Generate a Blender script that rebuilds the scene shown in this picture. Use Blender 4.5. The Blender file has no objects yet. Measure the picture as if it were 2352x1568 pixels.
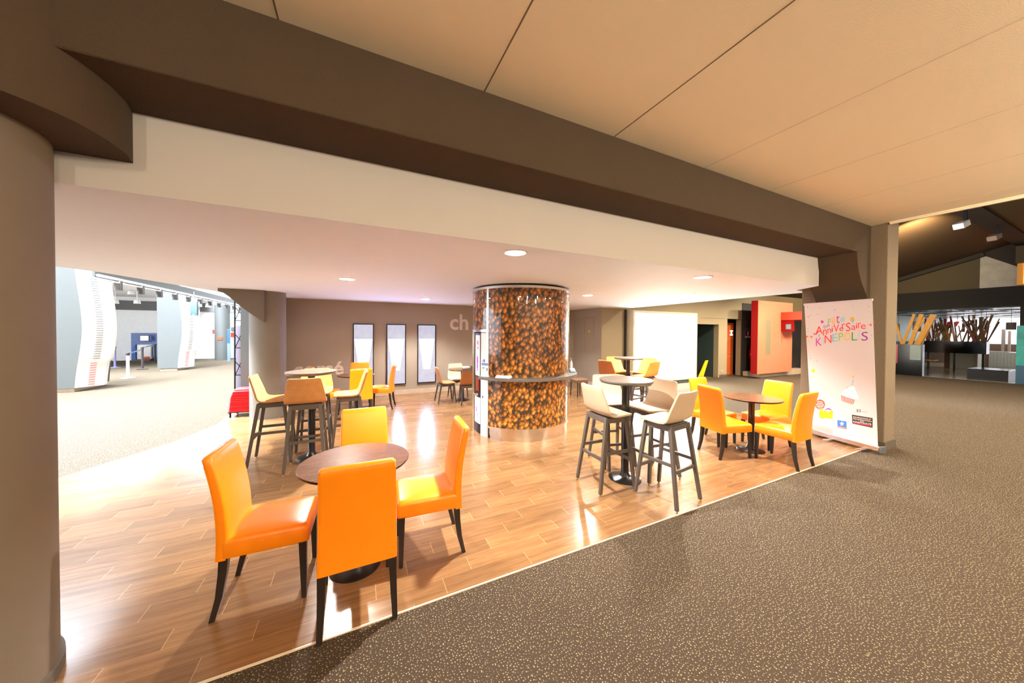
import bpy, bmesh, math, random
from mathutils import Vector, Matrix

C = bpy.context.scene.collection
PI = math.pi
R = math.radians
random.seed(7)

# ------------------------------------------------------------------ materials
MATS = {}


def newmat(name):
    m = bpy.data.materials.new(name)
    m.use_nodes = True
    nt = m.node_tree
    b = nt.nodes["Principled BSDF"]
    MATS[name] = m
    return m, nt, b


def setp(b, col=None, rough=None, metal=None, spec=None, coat=None, coat_r=None, emit=None, es=None, trans=None, alpha=None):
    if col is not None: b.inputs["Base Color"].default_value = (*col, 1)
    if rough is not None: b.inputs["Roughness"].default_value = rough
    if metal is not None: b.inputs["Metallic"].default_value = metal
    if spec is not None: b.inputs["Specular IOR Level"].default_value = spec
    if coat is not None: b.inputs["Coat Weight"].default_value = coat
    if coat_r is not None: b.inputs["Coat Roughness"].default_value = coat_r
    if emit is not None: b.inputs["Emission Color"].default_value = (*emit, 1)
    if es is not None: b.inputs["Emission Strength"].default_value = es
    if trans is not None: b.inputs["Transmission Weight"].default_value = trans
    if alpha is not None: b.inputs["Alpha"].default_value = alpha


def nd(nt, typ, **kw):
    n = nt.nodes.new(typ)
    for k, v in kw.items():
        if k.startswith("i_"):
            key = k[2:]
            n.inputs[int(key) if key.isdigit() else key].default_value = v
        else:
            setattr(n, k, v)
    return n


def math_n(nt, op, a, b=None, c=None):
    n = nt.nodes.new("ShaderNodeMath"); n.operation = op
    for i, v in enumerate((a, b, c)):
        if v is None: continue
        if isinstance(v, (int, float)): n.inputs[i].default_value = v
        else: nt.links.new(v, n.inputs[i])
    return n.outputs[0]


def mixc(nt, fac, a, b, mode="MIX"):
    n = nt.nodes.new("ShaderNodeMix"); n.data_type = "RGBA"; n.blend_type = mode
    for idx, v in ((0, fac), (6, a), (7, b)):
        if isinstance(v, (int, float)): n.inputs[idx].default_value = v
        elif isinstance(v, tuple): n.inputs[idx].default_value = (*v, 1) if len(v) == 3 else v
        else: nt.links.new(v, n.inputs[idx])
    return n.outputs[2]


def obj_coord(nt):
    return nt.nodes.new("ShaderNodeTexCoord").outputs["Object"]


def plain(name, col, rough=0.5, metal=0.0, var=0.06, scale=6.0, bump=0.0, bscale=200.0, **kw):
    """A plain painted or moulded surface with a little tonal variation and optional fine bump."""
    m, nt, b = newmat(name)
    setp(b, col, rough, metal, **kw)
    oc = obj_coord(nt)
    if var:
        n = nd(nt, "ShaderNodeTexNoise", i_Scale=scale, i_Detail=4.0)
        nt.links.new(oc, n.inputs["Vector"])
        lo = tuple(max(0, c * (1 - var)) for c in col); hi = tuple(min(1, c * (1 + var)) for c in col)
        nt.links.new(mixc(nt, n.outputs[0], lo, hi), b.inputs["Base Color"])
    if bump:
        n2 = nd(nt, "ShaderNodeTexNoise", i_Scale=bscale, i_Detail=3.0)
        nt.links.new(oc, n2.inputs["Vector"])
        bp = nd(nt, "ShaderNodeBump", i_Strength=bump, i_Distance=0.01)
        nt.links.new(n2.outputs[0], bp.inputs["Height"]); nt.links.new(bp.outputs[0], b.inputs["Normal"])
    return m


def emis(name, col, s):
    m, nt, b = newmat(name)
    setp(b, (0.08, 0.08, 0.08), 0.4, emit=col, es=s)
    return m


ORANGE = plain("orange_leather", (0.96, 0.26, 0.001), 0.36, var=0.05, scale=5, bump=0.04, bscale=60, coat=0.1, coat_r=0.25)
BLACKWOOD = plain("dark_leg_wood", (0.018, 0.011, 0.008), 0.35)
GREYWOOD = plain("grey_brown_leg_paint", (0.085, 0.068, 0.055), 0.45)
BEIGE = plain("beige_leatherette", (0.52, 0.38, 0.25), 0.5, bump=0.03, bscale=90)
TAN = plain("tan_suede", (0.50, 0.235, 0.075), 0.6, var=0.22, scale=16, bump=0.03, bscale=90)
YTAN = plain("yellow_tan_leatherette", (0.80, 0.37, 0.07), 0.5, bump=0.03, bscale=90)
BROWN = plain("brown_leatherette", (0.42, 0.15, 0.04), 0.55, var=0.12, bump=0.03, bscale=90)
CREAM = plain("cream_leatherette", (0.80, 0.66, 0.40), 0.5)
BLACKMETAL = plain("black_table_metal", (0.012, 0.011, 0.011), 0.28, metal=0.3, coat=0.3)
STEEL = plain("brushed_steel", (0.72, 0.70, 0.68), 0.22, metal=1.0, var=0.1, scale=30)
GLIDE = plain("brass_glide", (0.6, 0.36, 0.18), 0.3, metal=1.0)
CONCRETE = plain("grey_concrete_paint", (0.155, 0.122, 0.086), 0.75, var=0.08, scale=2.5, bump=0.06, bscale=120)
TAUPE = plain("taupe_wall_paint", (0.325, 0.268, 0.212), 0.8, var=0.05, scale=2, bump=0.05, bscale=150)
OLIVE = plain("olive_wall_paint", (0.33, 0.27, 0.17), 0.8, var=0.05, scale=2)
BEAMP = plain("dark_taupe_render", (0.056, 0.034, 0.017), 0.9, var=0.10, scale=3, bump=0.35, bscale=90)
GRAINY = plain("rough_taupe_render", (0.20, 0.150, 0.10), 0.9, var=0.25, scale=70, bump=0.5, bscale=110)
WHITEC = plain("white_ceiling_paint", (0.67, 0.725, 0.80), 0.8, var=0.02, bump=0.04, bscale=130)
PLASTER = plain("cream_ceiling_board", (0.88, 0.78, 0.60), 0.85, var=0.03, scale=1.5, bump=0.12, bscale=160)
SEAM = plain("seam_shadow_gap", (0.20, 0.15, 0.10), 0.9)
WHITE = plain("white_plastic", (0.82, 0.81, 0.80), 0.35)
BLACK = plain("black_plastic", (0.006, 0.006, 0.007), 0.35, spec=0.3)
RUBBER = plain("black_rubber", (0.02, 0.02, 0.022), 0.6)
REDP = plain("red_moulded_plastic", (0.80, 0.03, 0.035), 0.4, var=0.1, scale=12)
REDW = plain("red_portal_lit_front", (0.80, 0.21, 0.11), 0.6)
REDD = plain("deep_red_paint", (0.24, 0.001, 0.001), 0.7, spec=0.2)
REDO = plain("orange_red_paint", (0.62, 0.055, 0.015), 0.5)
ORPAN = plain("orange_panel_laminate", (0.62, 0.12, 0.025), 0.5, var=0.15, scale=6)
DARK = plain("very_dark_paint", (0.022, 0.018, 0.016), 0.7)
DARKG = plain("charcoal_wall", (0.055, 0.05, 0.045), 0.7)
TEALD = plain("dark_teal_recess", (0.035, 0.06, 0.06), 0.6)
GOLDN = plain("pale_gold_figure", (0.24, 0.205, 0.12), 0.5)
SKIRT = plain("stone_skirting", (0.52, 0.41, 0.30), 0.5, var=0.2, scale=9)
SKIRTD = plain("dark_skirting", (0.10, 0.08, 0.06), 0.6)
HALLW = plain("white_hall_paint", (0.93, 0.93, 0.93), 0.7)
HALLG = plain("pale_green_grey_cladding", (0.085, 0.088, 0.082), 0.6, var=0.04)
HALLD = plain("grey_bulkhead_paint", (0.15, 0.145, 0.14), 0.7)
BLUE = plain("bright_blue_booth", (0.005, 0.07, 0.35), 0.4)
LBLUE = plain("pale_blue_booth", (0.13, 0.19, 0.42), 0.5)
NAVY = plain("dark_blue_screen", (0.03, 0.09, 0.16), 0.3)
GLASSD = plain("dark_slate_screen", (0.10, 0.16, 0.20), 0.25)
YELLOW = plain("yellow_plastic", (0.80, 0.55, 0.01), 0.5)
BAMBOO = plain("ochre_timber", (0.50, 0.24, 0.03), 0.5, var=0.25, scale=9)
BAMD = plain("dark_timber", (0.26, 0.13, 0.045), 0.55, var=0.3, scale=9)
LAMPS = plain("taupe_lamp_shade", (0.30, 0.23, 0.18), 0.7)
GLOSSB = plain("gloss_black_panel", (0.004, 0.005, 0.006), 0.16, spec=0.2)
BENCHG = plain("ribbed_grey_bench", (0.50, 0.50, 0.44), 0.5)
BROWNB = plain("brown_bench_side", (0.16, 0.10, 0.06), 0.6)
ROOFB = plain("brown_roof_lining", (0.055, 0.028, 0.010), 0.7)
ROOFD = plain("dark_roof_void", (0.02, 0.015, 0.012), 0.8)
ROOFO = plain("olive_gable", (0.055, 0.038, 0.012), 0.7)
ROOFR = plain("warm_brown_roof_board", (0.07, 0.030, 0.010), 0.7)
TILED = plain("dark_ceiling_tile", (0.02, 0.02, 0.022), 0.25)
TILEG = plain("grey_gloss_ceiling_tile", (0.07, 0.07, 0.08), 0.45)
TEALP = plain("teal_poster_print", (0.02, 0.30, 0.27), 0.3, var=0.7, scale=3)
PAPERW = plain("white_paper", (0.88, 0.88, 0.90), 0.7)
GREYTOP = plain("grey_brown_laminate", (0.10, 0.083, 0.070), 0.35, var=0.1, scale=20)
FABRIC = plain("grey_violet_mesh_cloth", (0.35, 0.30, 0.38), 0.8)
VINYL = plain("white_banner_vinyl", (0.66, 0.65, 0.66), 0.45, var=0.0)
LBLUEP = plain("light_blue_packet", (0.45, 0.68, 0.75), 0.5)
LETTER = plain("pale_wall_lettering", (0.62, 0.56, 0.50), 0.6)

LIGHTBOX = emis("lit_white_screen", (1.0, 0.98, 0.88), 13.0)
LAMPE = emis("lit_downlight_lens", (1.0, 0.86, 0.66), 40.0)
GLOWW = emis("daylight_opening", (0.95, 0.95, 1.0), 1.0)
SPOTG = emis("lit_spot_lens", (1.0, 0.98, 0.95), 14.0)
PENDE = emis("lit_pendant_lens", (1.0, 0.85, 0.6), 6.0)
ORGLOW = emis("lit_orange_panel", (1.0, 0.25, 0.04), 2.0)
IGLOW = emis("lit_white_symbol", (1.0, 0.8, 0.6), 2.0)


def wood_tiles():
    m, nt, b = newmat("wood_look_floor_tiles")
    L = nt.links
    sep = nd(nt, "ShaderNodeSeparateXYZ"); L.new(obj_coord(nt), sep.inputs[0])
    x, y = sep.outputs[0], sep.outputs[1]
    ry = math_n(nt, "DIVIDE", math_n(nt, "SUBTRACT", y, 1.976), 0.134)
    row = math_n(nt, "FLOOR", ry)
    fy = math_n(nt, "FRACT", ry)
    sx = math_n(nt, "SUBTRACT", math_n(nt, "SUBTRACT", x, 1.115), math_n(nt, "MULTIPLY", row, 0.2025))
    rx = math_n(nt, "DIVIDE", sx, 0.609)
    col = math_n(nt, "FLOOR", rx)
    fx = math_n(nt, "FRACT", rx)
    # distance to the joints in metres
    dx = math_n(nt, "MULTIPLY", math_n(nt, "MINIMUM", fx, math_n(nt, "SUBTRACT", 1.0, fx)), 0.609)
    dy = math_n(nt, "MULTIPLY", math_n(nt, "MINIMUM", fy, math_n(nt, "SUBTRACT", 1.0, fy)), 0.134)
    jx = math_n(nt, "LESS_THAN", dx, 0.0011)
    jy = math_n(nt, "LESS_THAN", dy, 0.0008)
    joint = math_n(nt, "MAXIMUM", jx, math_n(nt, "MULTIPLY", jy, 0.45))
    cid = nd(nt, "ShaderNodeCombineXYZ"); L.new(col, cid.inputs[0]); L.new(row, cid.inputs[1])
    wn = nd(nt, "ShaderNodeTexWhiteNoise"); wn.noise_dimensions = "3D"; L.new(cid.outputs[0], wn.inputs["Vector"])
    g = nd(nt, "ShaderNodeCombineXYZ")
    L.new(math_n(nt, "ADD", math_n(nt, "MULTIPLY", x, 1.6), math_n(nt, "MULTIPLY", wn.outputs[0], 37.0)), g.inputs[0])
    L.new(math_n(nt, "MULTIPLY", y, 22.0), g.inputs[1]); L.new(math_n(nt, "MULTIPLY", wn.outputs[0], 9.0), g.inputs[2])
    n1 = nd(nt, "ShaderNodeTexNoise", i_Scale=1.5, i_Detail=6.0, i_Roughness=0.65, i_Distortion=0.6); L.new(g.outputs[0], n1.inputs["Vector"])
    k = nd(nt, "ShaderNodeCombineXYZ")
    L.new(math_n(nt, "ADD", math_n(nt, "MULTIPLY", x, 5.0), math_n(nt, "MULTIPLY", wn.outputs[0], 11.0)), k.inputs[0]); L.new(math_n(nt, "MULTIPLY", y, 22.0), k.inputs[1])
    n2 = nd(nt, "ShaderNodeTexNoise", i_Scale=1.0, i_Detail=5.0, i_Roughness=0.75); L.new(k.outputs[0], n2.inputs["Vector"])
    ramp = nd(nt, "ShaderNodeValToRGB"); L.new(n1.outputs[0], ramp.inputs[0])
    e = ramp.color_ramp.elements
    e[0].position = 0.25; e[0].color = (0.165, 0.082, 0.034, 1)
    e[1].position = 0.75; e[1].color = (0.315, 0.168, 0.070, 1)
    kn = nd(nt, "ShaderNodeValToRGB"); L.new(n2.outputs[0], kn.inputs[0])
    kn.color_ramp.elements[0].position = 0.60; kn.color_ramp.elements[0].color = (0, 0, 0, 1)
    kn.color_ramp.elements[1].position = 0.74; kn.color_ramp.elements[1].color = (1, 1, 1, 1)
    c1 = mixc(nt, math_n(nt, "MULTIPLY", kn.outputs[0], 0.5), ramp.outputs[0], (0.06, 0.025, 0.010))
    tint = nd(nt, "ShaderNodeHueSaturation"); L.new(c1, tint.inputs["Color"])
    L.new(math_n(nt, "ADD", 0.82, math_n(nt, "MULTIPLY", wn.outputs[0], 0.34)), tint.inputs["Value"])
    c2 = mixc(nt, joint, tint.outputs[0], (0.55, 0.38, 0.20))
    L.new(c2, b.inputs["Base Color"])
    L.new(math_n(nt, "ADD", 0.15, math_n(nt, "MULTIPLY", n1.outputs[0], 0.13)), b.inputs["Roughness"])
    setp(b, spec=0.45, coat=0.05, coat_r=0.1)
    bp = nd(nt, "ShaderNodeBump", i_Strength=0.05, i_Distance=0.003)
    L.new(math_n(nt, "SUBTRACT", n1.outputs[0], math_n(nt, "MULTIPLY", joint, 1.2)), bp.inputs["Height"]); L.new(bp.outputs[0], b.inputs["Normal"])
    return m


def carpet():
    m, nt, b = newmat("speckled_brown_carpet")
    L = nt.links
    oc = obj_coord(nt)
    v = nd(nt, "ShaderNodeTexVoronoi", i_Scale=66.0, i_Randomness=0.85); v.voronoi_dimensions = "2D"; L.new(oc, v.inputs["Vector"])
    sep = nd(nt, "ShaderNodeSeparateColor"); L.new(v.outputs["Color"], sep.inputs[0])
    rad = math_n(nt, "ADD", 0.085, math_n(nt, "MULTIPLY", sep.outputs[0], 0.15))
    dot = math_n(nt, "LESS_THAN", v.outputs["Distance"], rad)
    n = nd(nt, "ShaderNodeTexNoise", i_Scale=350.0, i_Detail=2.0); L.new(oc, n.inputs["Vector"])
    base = mixc(nt, n.outputs[0], (0.034, 0.0235, 0.016), (0.086, 0.061, 0.043))
    dc = mixc(nt, sep.outputs[1], (0.25, 0.21, 0.11), (0.38, 0.33, 0.20))
    L.new(mixc(nt, dot, base, dc), b.inputs["Base Color"])
    setp(b, rough=0.95, spec=0.15)
    bp = nd(nt, "ShaderNodeBump", i_Strength=0.5, i_Distance=0.004); L.new(n.outputs[0], bp.inputs["Height"]); L.new(bp.outputs[0], b.inputs["Normal"])
    return m


def beans():
    """Printed photograph of roasted coffee beans, wrapped on a cylinder: u = arc length, v = height."""
    m, nt, b = newmat("printed_coffee_beans")
    L = nt.links
    sep = nd(nt, "ShaderNodeSeparateXYZ"); L.new(obj_coord(nt), sep.inputs[0])
    ang = math_n(nt, "ARCTAN2", sep.outputs[1], sep.outputs[0])
    u = math_n(nt, "MULTIPLY", ang, 0.821)
    uv = nd(nt, "ShaderNodeCombineXYZ"); L.new(u, uv.inputs[0]); L.new(sep.outputs[2], uv.inputs[1])
    col = None
    for i, (sc, off, br) in enumerate([(13.0, 0.0, 0.55), (12.0, 7.3, 0.72), (10.5, 3.1, 0.9), (9.5, 11.7, 1.0)]):
        ad = nd(nt, "ShaderNodeVectorMath", operation="MULTIPLY_ADD"); L.new(uv.outputs[0], ad.inputs[0])
        ad.inputs[1].default_value = (sc, sc, sc); ad.inputs[2].default_value = (off, off * 0.7, 0)
        v = nd(nt, "ShaderNodeTexVoronoi", i_Scale=1.0, i_Randomness=0.9); v.voronoi_dimensions = "2D"; L.new(ad.outputs[0], v.inputs["Vector"])
        d = nd(nt, "ShaderNodeVectorMath", operation="SUBTRACT"); L.new(ad.outputs[0], d.inputs[0]); L.new(v.outputs["Position"], d.inputs[1])
        sc3 = nd(nt, "ShaderNodeSeparateColor"); L.new(v.outputs["Color"], sc3.inputs[0])
        rot = nd(nt, "ShaderNodeVectorRotate", rotation_type="Z_AXIS"); L.new(d.outputs[0], rot.inputs["Vector"])
        L.new(math_n(nt, "ADD", 0.9, math_n(nt, "MULTIPLY", sc3.outputs[0], 1.5)), rot.inputs["Angle"])
        s2 = nd(nt, "ShaderNodeSeparateXYZ"); L.new(rot.outputs[0], s2.inputs[0])
        lx, ly = s2.outputs[0], s2.outputs[1]
        rr = math_n(nt, "SQRT", math_n(nt, "ADD", math_n(nt, "POWER", math_n(nt, "DIVIDE", lx, 0.50), 2.0), math_n(nt, "POWER", math_n(nt, "DIVIDE", ly, 0.30), 2.0)))
        mask = math_n(nt, "MULTIPLY", math_n(nt, "LESS_THAN", rr, 1.0), math_n(nt, "GREATER_THAN", sc3.outputs[2], 0.28 if i else 0.0))
        wob = math_n(nt, "MULTIPLY", math_n(nt, "SINE", math_n(nt, "MULTIPLY", lx, 9.0)), 0.035)
        crease = math_n(nt, "MULTIPLY", math_n(nt, "LESS_THAN", math_n(nt, "ABSOLUTE", math_n(nt, "ADD", ly, wob)), 0.024), math_n(nt, "GREATER_THAN", sc3.outputs[1], 0.45))
        ro = math_n(nt, "SQRT", math_n(nt, "ADD", math_n(nt, "POWER", math_n(nt, "DIVIDE", math_n(nt, "SUBTRACT", lx, 0.10), 0.52), 2.0), math_n(nt, "POWER", math_n(nt, "DIVIDE", math_n(nt, "SUBTRACT", ly, 0.07), 0.33), 2.0)))
        shade = nd(nt, "ShaderNodeValToRGB"); L.new(ro, shade.inputs[0])
        el = shade.color_ramp.elements
        el[0].position = 0.0; el[0].color = (0.74 * br, 0.33 * br, 0.065 * br, 1)
        el[1].position = 1.0; el[1].color = (0.09 * br, 0.03 * br, 0.008 * br, 1)
        mid = el.new(0.45); mid.color = (0.44 * br, 0.155 * br, 0.018 * br, 1)
        tint = nd(nt, "ShaderNodeHueSaturation"); L.new(shade.outputs[0], tint.inputs["Color"])
        L.new(math_n(nt, "ADD", 0.45, math_n(nt, "MULTIPLY", sc3.outputs[1], 0.9)), tint.inputs["Value"])
        bc = mixc(nt, math_n(nt, "MULTIPLY", crease, 0.8), tint.outputs[0], (0.07, 0.025, 0.008))
        if col is None: col = mixc(nt, mask, (0.030, 0.021, 0.009), bc)
        else: col = mixc(nt, mask, col, bc)
    L.new(col, b.inputs["Base Color"])
    setp(b, rough=0.4, spec=0.3, coat=0.7, coat_r=0.03)
    return m


def tabletop_wood(name, c0, c1, rough=0.25):
    m, nt, b = newmat(name)
    L = nt.links
    mp = nd(nt, "ShaderNodeMapping"); mp.inputs["Scale"].default_value = (1.2, 18, 1); mp.inputs["Rotation"].default_value = (0, 0, 0.25)
    L.new(obj_coord(nt), mp.inputs[0])
    n = nd(nt, "ShaderNodeTexNoise", i_Scale=3.0, i_Detail=6.0, i_Roughness=0.6); L.new(mp.outputs[0], n.inputs["Vector"])
    r = nd(nt, "ShaderNodeValToRGB"); L.new(n.outputs[0], r.inputs[0])
    r.color_ramp.elements[0].position = 0.3; r.color_ramp.elements[0].color = (*c0, 1)
    r.color_ramp.elements[1].position = 0.7; r.color_ramp.elements[1].color = (*c1, 1)
    L.new(r.outputs[0], b.inputs["Base Color"]); setp(b, rough=rough, coat=0.25, coat_r=0.15)
    return m


def glass_print():
    """Lit panel print: pale violet field with a tall tumbler, wider at the top; x across, z up, in metres."""
    m, nt, b = newmat("lit_tumbler_print")
    L = nt.links
    sep = nd(nt, "ShaderNodeSeparateXYZ"); L.new(obj_coord(nt), sep.inputs[0])
    x, z = math_n(nt, "ABSOLUTE", sep.outputs[0]), sep.outputs[2]
    hw = math_n(nt, "ADD", 0.085, math_n(nt, "MULTIPLY", math_n(nt, "SUBTRACT", z, 0.35), 0.145))
    side = math_n(nt, "SMOOTH_MIN", 1.0, math_n(nt, "DIVIDE", math_n(nt, "SUBTRACT", hw, x), 0.02), 0.1)
    up = math_n(nt, "DIVIDE", math_n(nt, "SUBTRACT", 1.17, z), 0.03)
    dn = math_n(nt, "DIVIDE", math_n(nt, "SUBTRACT", z, 0.36), 0.06)
    mk = nd(nt, "ShaderNodeClamp"); L.new(math_n(nt, "MINIMUM", math_n(nt, "MINIMUM", side, up), dn), mk.inputs[0])
    nz = nd(nt, "ShaderNodeTexNoise", i_Scale=7.0, i_Detail=2.0); L.new(obj_coord(nt), nz.inputs["Vector"])
    bg = mixc(nt, nz.outputs[0], (0.60, 0.60, 0.95), (0.95, 0.95, 1.0))
    b.inputs["Base Color"].default_value = (0.1, 0.1, 0.1, 1)
    L.new(mixc(nt, mk.outputs[0], bg, (0.66, 0.63, 1.0)), b.inputs["Emission Color"])
    L.new(math_n(nt, "ADD", 0.30, math_n(nt, "MULTIPLY", mk.outputs[0], 13.0)), b.inputs["Emission Strength"])
    setp(b, rough=0.2)
    return m


WOODT = wood_tiles()
CARPET = carpet()
BEANS = beans()
TOPDARK = tabletop_wood("dark_walnut_tabletop", (0.075, 0.030, 0.014), (0.19, 0.080, 0.032))
TOPGREY = tabletop_wood("grey_brown_tabletop", (0.13, 0.095, 0.075), (0.21, 0.16, 0.125), 0.32)
TUMBLER = glass_print()
HALLFLOOR = tabletop_wood("glossy_hall_floor", (0.28, 0.22, 0.14), (0.42, 0.34, 0.22), 0.12)


# ------------------------------------------------------------------ mesh helpers
class MB:
    """Collects shapes and links them as ONE mesh object."""

    def __init__(s):
        s.bm = bmesh.new(); s.mi = 0

    def face(s, pts, smooth=False):
        try:
            f = s.bm.faces.new([s.bm.verts.new(p) for p in pts]); f.material_index = s.mi; f.smooth = smooth
            return f
        except ValueError:
            return None

    def grid(s, rows, closed_u=False, closed_v=False, smooth=True):
        """rows: list of lists of points"""
        V = [[s.bm.verts.new(p) for p in r] for r in rows]
        nr, nc = len(V), len(V[0])
        for i in range(nr - (0 if closed_v else 1)):
            for j in range(nc - (0 if closed_u else 1)):
                a, b_, c, d = V[i][j], V[i][(j + 1) % nc], V[(i + 1) % nr][(j + 1) % nc], V[(i + 1) % nr][j]
                try:
                    f = s.bm.faces.new((a, b_, c, d)); f.material_index = s.mi; f.smooth = smooth
                except ValueError:
                    pass
        return V

    def cap(s, ring, smooth=False):
        try:
            f = s.bm.faces.new(ring); f.material_index = s.mi; f.smooth = smooth
        except ValueError:
            pass

    def box(s, x0, y0, z0, x1, y1, z1, m=None, bev=0, seg=2):
        v = [Vector(p) for p in ((x0, y0, z0), (x1, y0, z0), (x1, y1, z0), (x0, y1, z0), (x0, y0, z1), (x1, y0, z1), (x1, y1, z1), (x0, y1, z1))]
        if m is not None: v = [m @ p for p in v]
        V = [s.bm.verts.new(p) for p in v]
        fs = []
        for q in ((3, 2, 1, 0), (4, 5, 6, 7), (0, 1, 5, 4), (1, 2, 6, 5), (2, 3, 7, 6), (3, 0, 4, 7)):
            f = s.bm.faces.new([V[i] for i in q]); f.material_index = s.mi; fs.append(f)
        if bev:
            es = list({e for f in fs for e in f.edges})
            bmesh.ops.bevel(s.bm, geom=es, offset=bev, segments=seg, profile=0.5, affect="EDGES", material=s.mi)
        return s

    def lathe(s, prof, cx=0, cy=0, n=32, a0=0.0, a1=2 * PI, caps=True):
        full = abs(a1 - a0 - 2 * PI) < 1e-6
        k = n if full else n + 1
        rows = [[(cx + r * math.cos(a0 + (a1 - a0) * j / n), cy + r * math.sin(a0 + (a1 - a0) * j / n), z) for j in range(k)] for r, z in prof]
        V = s.grid(rows, closed_u=full, smooth=True)
        if caps and full:
            if prof[0][0] > 1e-5: s.cap(V[0][::-1])
            if prof[-1][0] > 1e-5: s.cap(V[-1])
        return V

    def bar(s, p, q, w, h=None, w2=None, h2=None, up=(0, 0, 1)):
        """rectangular bar from p to q, tapering from w x h to w2 x h2"""
        p, q = Vector(p), Vector(q); h = h or w; w2 = w2 or w; h2 = h2 or (h if w2 == w else h * w2 / w)
        d = (q - p).normalized(); u = Vector(up)
        if abs(d.dot(u)) > 0.95: u = Vector((0, 1, 0))
        a = d.cross(u).normalized(); b_ = a.cross(d).normalized()
        r0 = [p + a * (i * w / 2) + b_ * (j * h / 2) for i, j in ((-1, -1), (1, -1), (1, 1), (-1, 1))]
        r1 = [q + a * (i * w2 / 2) + b_ * (j * h2 / 2) for i, j in ((-1, -1), (1, -1), (1, 1), (-1, 1))]
        V = s.grid([r0, r1], closed_u=True, smooth=False); s.cap(V[0][::-1]); s.cap(V[1])
        return s

    def tube(s, pts, r, n=10, caps=True):
        pts = [Vector(p) for p in pts]; rs = r if isinstance(r, (list, tuple)) else [r] * len(pts)
        rows = []; ref = None
        for i, p in enumerate(pts):
            d = (pts[min(i + 1, len(pts) - 1)] - pts[max(i - 1, 0)]).normalized()
            if ref is None: ref = Vector((0, 0, 1)) if abs(d.z) < 0.9 else Vector((1, 0, 0))
            a = d.cross(ref).normalized(); b_ = a.cross(d).normalized(); ref = b_
            rows.append([p + (a * math.cos(t) + b_ * math.sin(t)) * rs[i] for t in [2 * PI * j / n for j in range(n)]])
        V = s.grid(rows, closed_u=True)
        if caps: s.cap(V[0][::-1]); s.cap(V[-1])
        return s

    def prism(s, poly, d, origin=(0, 0, 0), ux=(1, 0, 0), uy=(0, 1, 0), smooth=False):
        """poly: 2D outline in ux/uy; extruded by vector d"""
        o, ux, uy, d = Vector(origin), Vector(ux), Vector(uy), Vector(d)
        a = [o + ux * x + uy * y for x, y in poly]
        V = s.grid([a, [p + d for p in a]], closed_u=True, smooth=smooth); s.cap(V[0][::-1]); s.cap(V[1])
        return s

    def build(s, name, mats, parent=None, loc=None, sharp=35, bevel=0, recalc=True):
        bm = s.bm
        if recalc: bmesh.ops.recalc_face_normals(bm, faces=bm.faces)
        me = bpy.data.meshes.new(name); bm.to_mesh(me); bm.free()
        for m in (mats if isinstance(mats, (list, tuple)) else [mats]): me.materials.append(m)
        if sharp: me.set_sharp_from_angle(angle=R(sharp))
        o = bpy.data.objects.new(name, me); C.objects.link(o)
        if parent is not None: o.parent = parent
        if loc is not None: o.location = loc
        if bevel:
            md = o.modifiers.new("bevel", "BEVEL"); md.width = bevel; md.segments = 2; md.limit_method = "ANGLE"; md.angle_limit = R(40)
        return o


def tag(o, label=None, cat=None, group=None, kind=None):
    if label: o["label"] = label
    if cat: o["category"] = cat
    if group: o["group"] = group
    if kind: o["kind"] = kind
    return o


def empty(name, loc=(0, 0, 0), rz=0.0):
    o = bpy.data.objects.new(name, None); C.objects.link(o)
    o.empty_display_size = 0.1; o.location = loc; o.rotation_euler = (0, 0, rz)
    return o


def struct(o):
    o["kind"] = "structure"; return o


def copy_tree(o, parent=None):
    c = o.copy(); C.objects.link(c)
    if parent is not None: c.parent = parent
    for ch in list(o.children): copy_tree(ch, c)
    return c


def text_polys(s, size, bold=0.0):
    """Outline mesh data (verts, faces) of a string, lying in XY, origin at baseline start; also its width."""
    cu = bpy.data.curves.new("t", "FONT"); cu.body = s; cu.size = size; cu.resolution_u = 3; cu.extrude = 0; cu.offset = bold
    ob = bpy.data.objects.new("t", cu); C.objects.link(ob)
    bpy.context.view_layer.update()
    me = ob.to_mesh()
    V = [v.co.copy() for v in me.vertices]; F = [list(p.vertices) for p in me.polygons]
    ob.to_mesh_clear(); bpy.data.objects.remove(ob); bpy.data.curves.remove(cu)
    w = (max(v.x for v in V) - min(v.x for v in V)) if V else 0
    x0 = min(v.x for v in V) if V else 0
    return [Vector((v.x - x0, v.y, 0)) for v in V], F, w


def add_text(mb, s, size, mtx, bold=0.0):
    V, F, w = text_polys(s, size, bold)
    vs = [mb.bm.verts.new(mtx @ Vector((v.x, v.y, 0))) for v in V]
    for f in F:
        try:
            fc = mb.bm.faces.new([vs[i] for i in f]); fc.material_index = mb.mi
        except ValueError:
            pass
    return w


def plane_mtx(o, ux, uy):
    o, ux, uy = Vector(o), Vector(ux).normalized(), Vector(uy).normalized(); n = ux.cross(uy)
    return Matrix(((ux.x, uy.x, n.x, o.x), (ux.y, uy.y, n.y, o.y), (ux.z, uy.z, n.z, o.z), (0, 0, 0, 1)))

# ------------------------------------------------------------------ camera
F_PX, CXP, CYP, EYE = 739.374, 1176.0, 771.695, 1.65
RT = Vector((0.902266159, -0.431136385, 0.00609890927))
DN = Vector((-0.000692167753, -0.0155929448, -0.999878183))
FW = Vector((0.431178965, 0.902152026, -0.0143674051))
cam_d = bpy.data.cameras.new("camera"); cam = bpy.data.objects.new("camera", cam_d); C.objects.link(cam)
cam_d.sensor_width = 36; cam_d.lens = F_PX / 2352 * 36; cam_d.shift_y = -(784 - CYP) / 2352
cam_d.clip_start = 0.05; cam_d.clip_end = 200
UPV, BK = -DN, -FW
cam.matrix_world = Matrix(((RT.x, UPV.x, BK.x, 0), (RT.y, UPV.y, BK.y, 0), (RT.z, UPV.z, BK.z, EYE), (0, 0, 0, 1)))
bpy.context.scene.camera = cam


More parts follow.
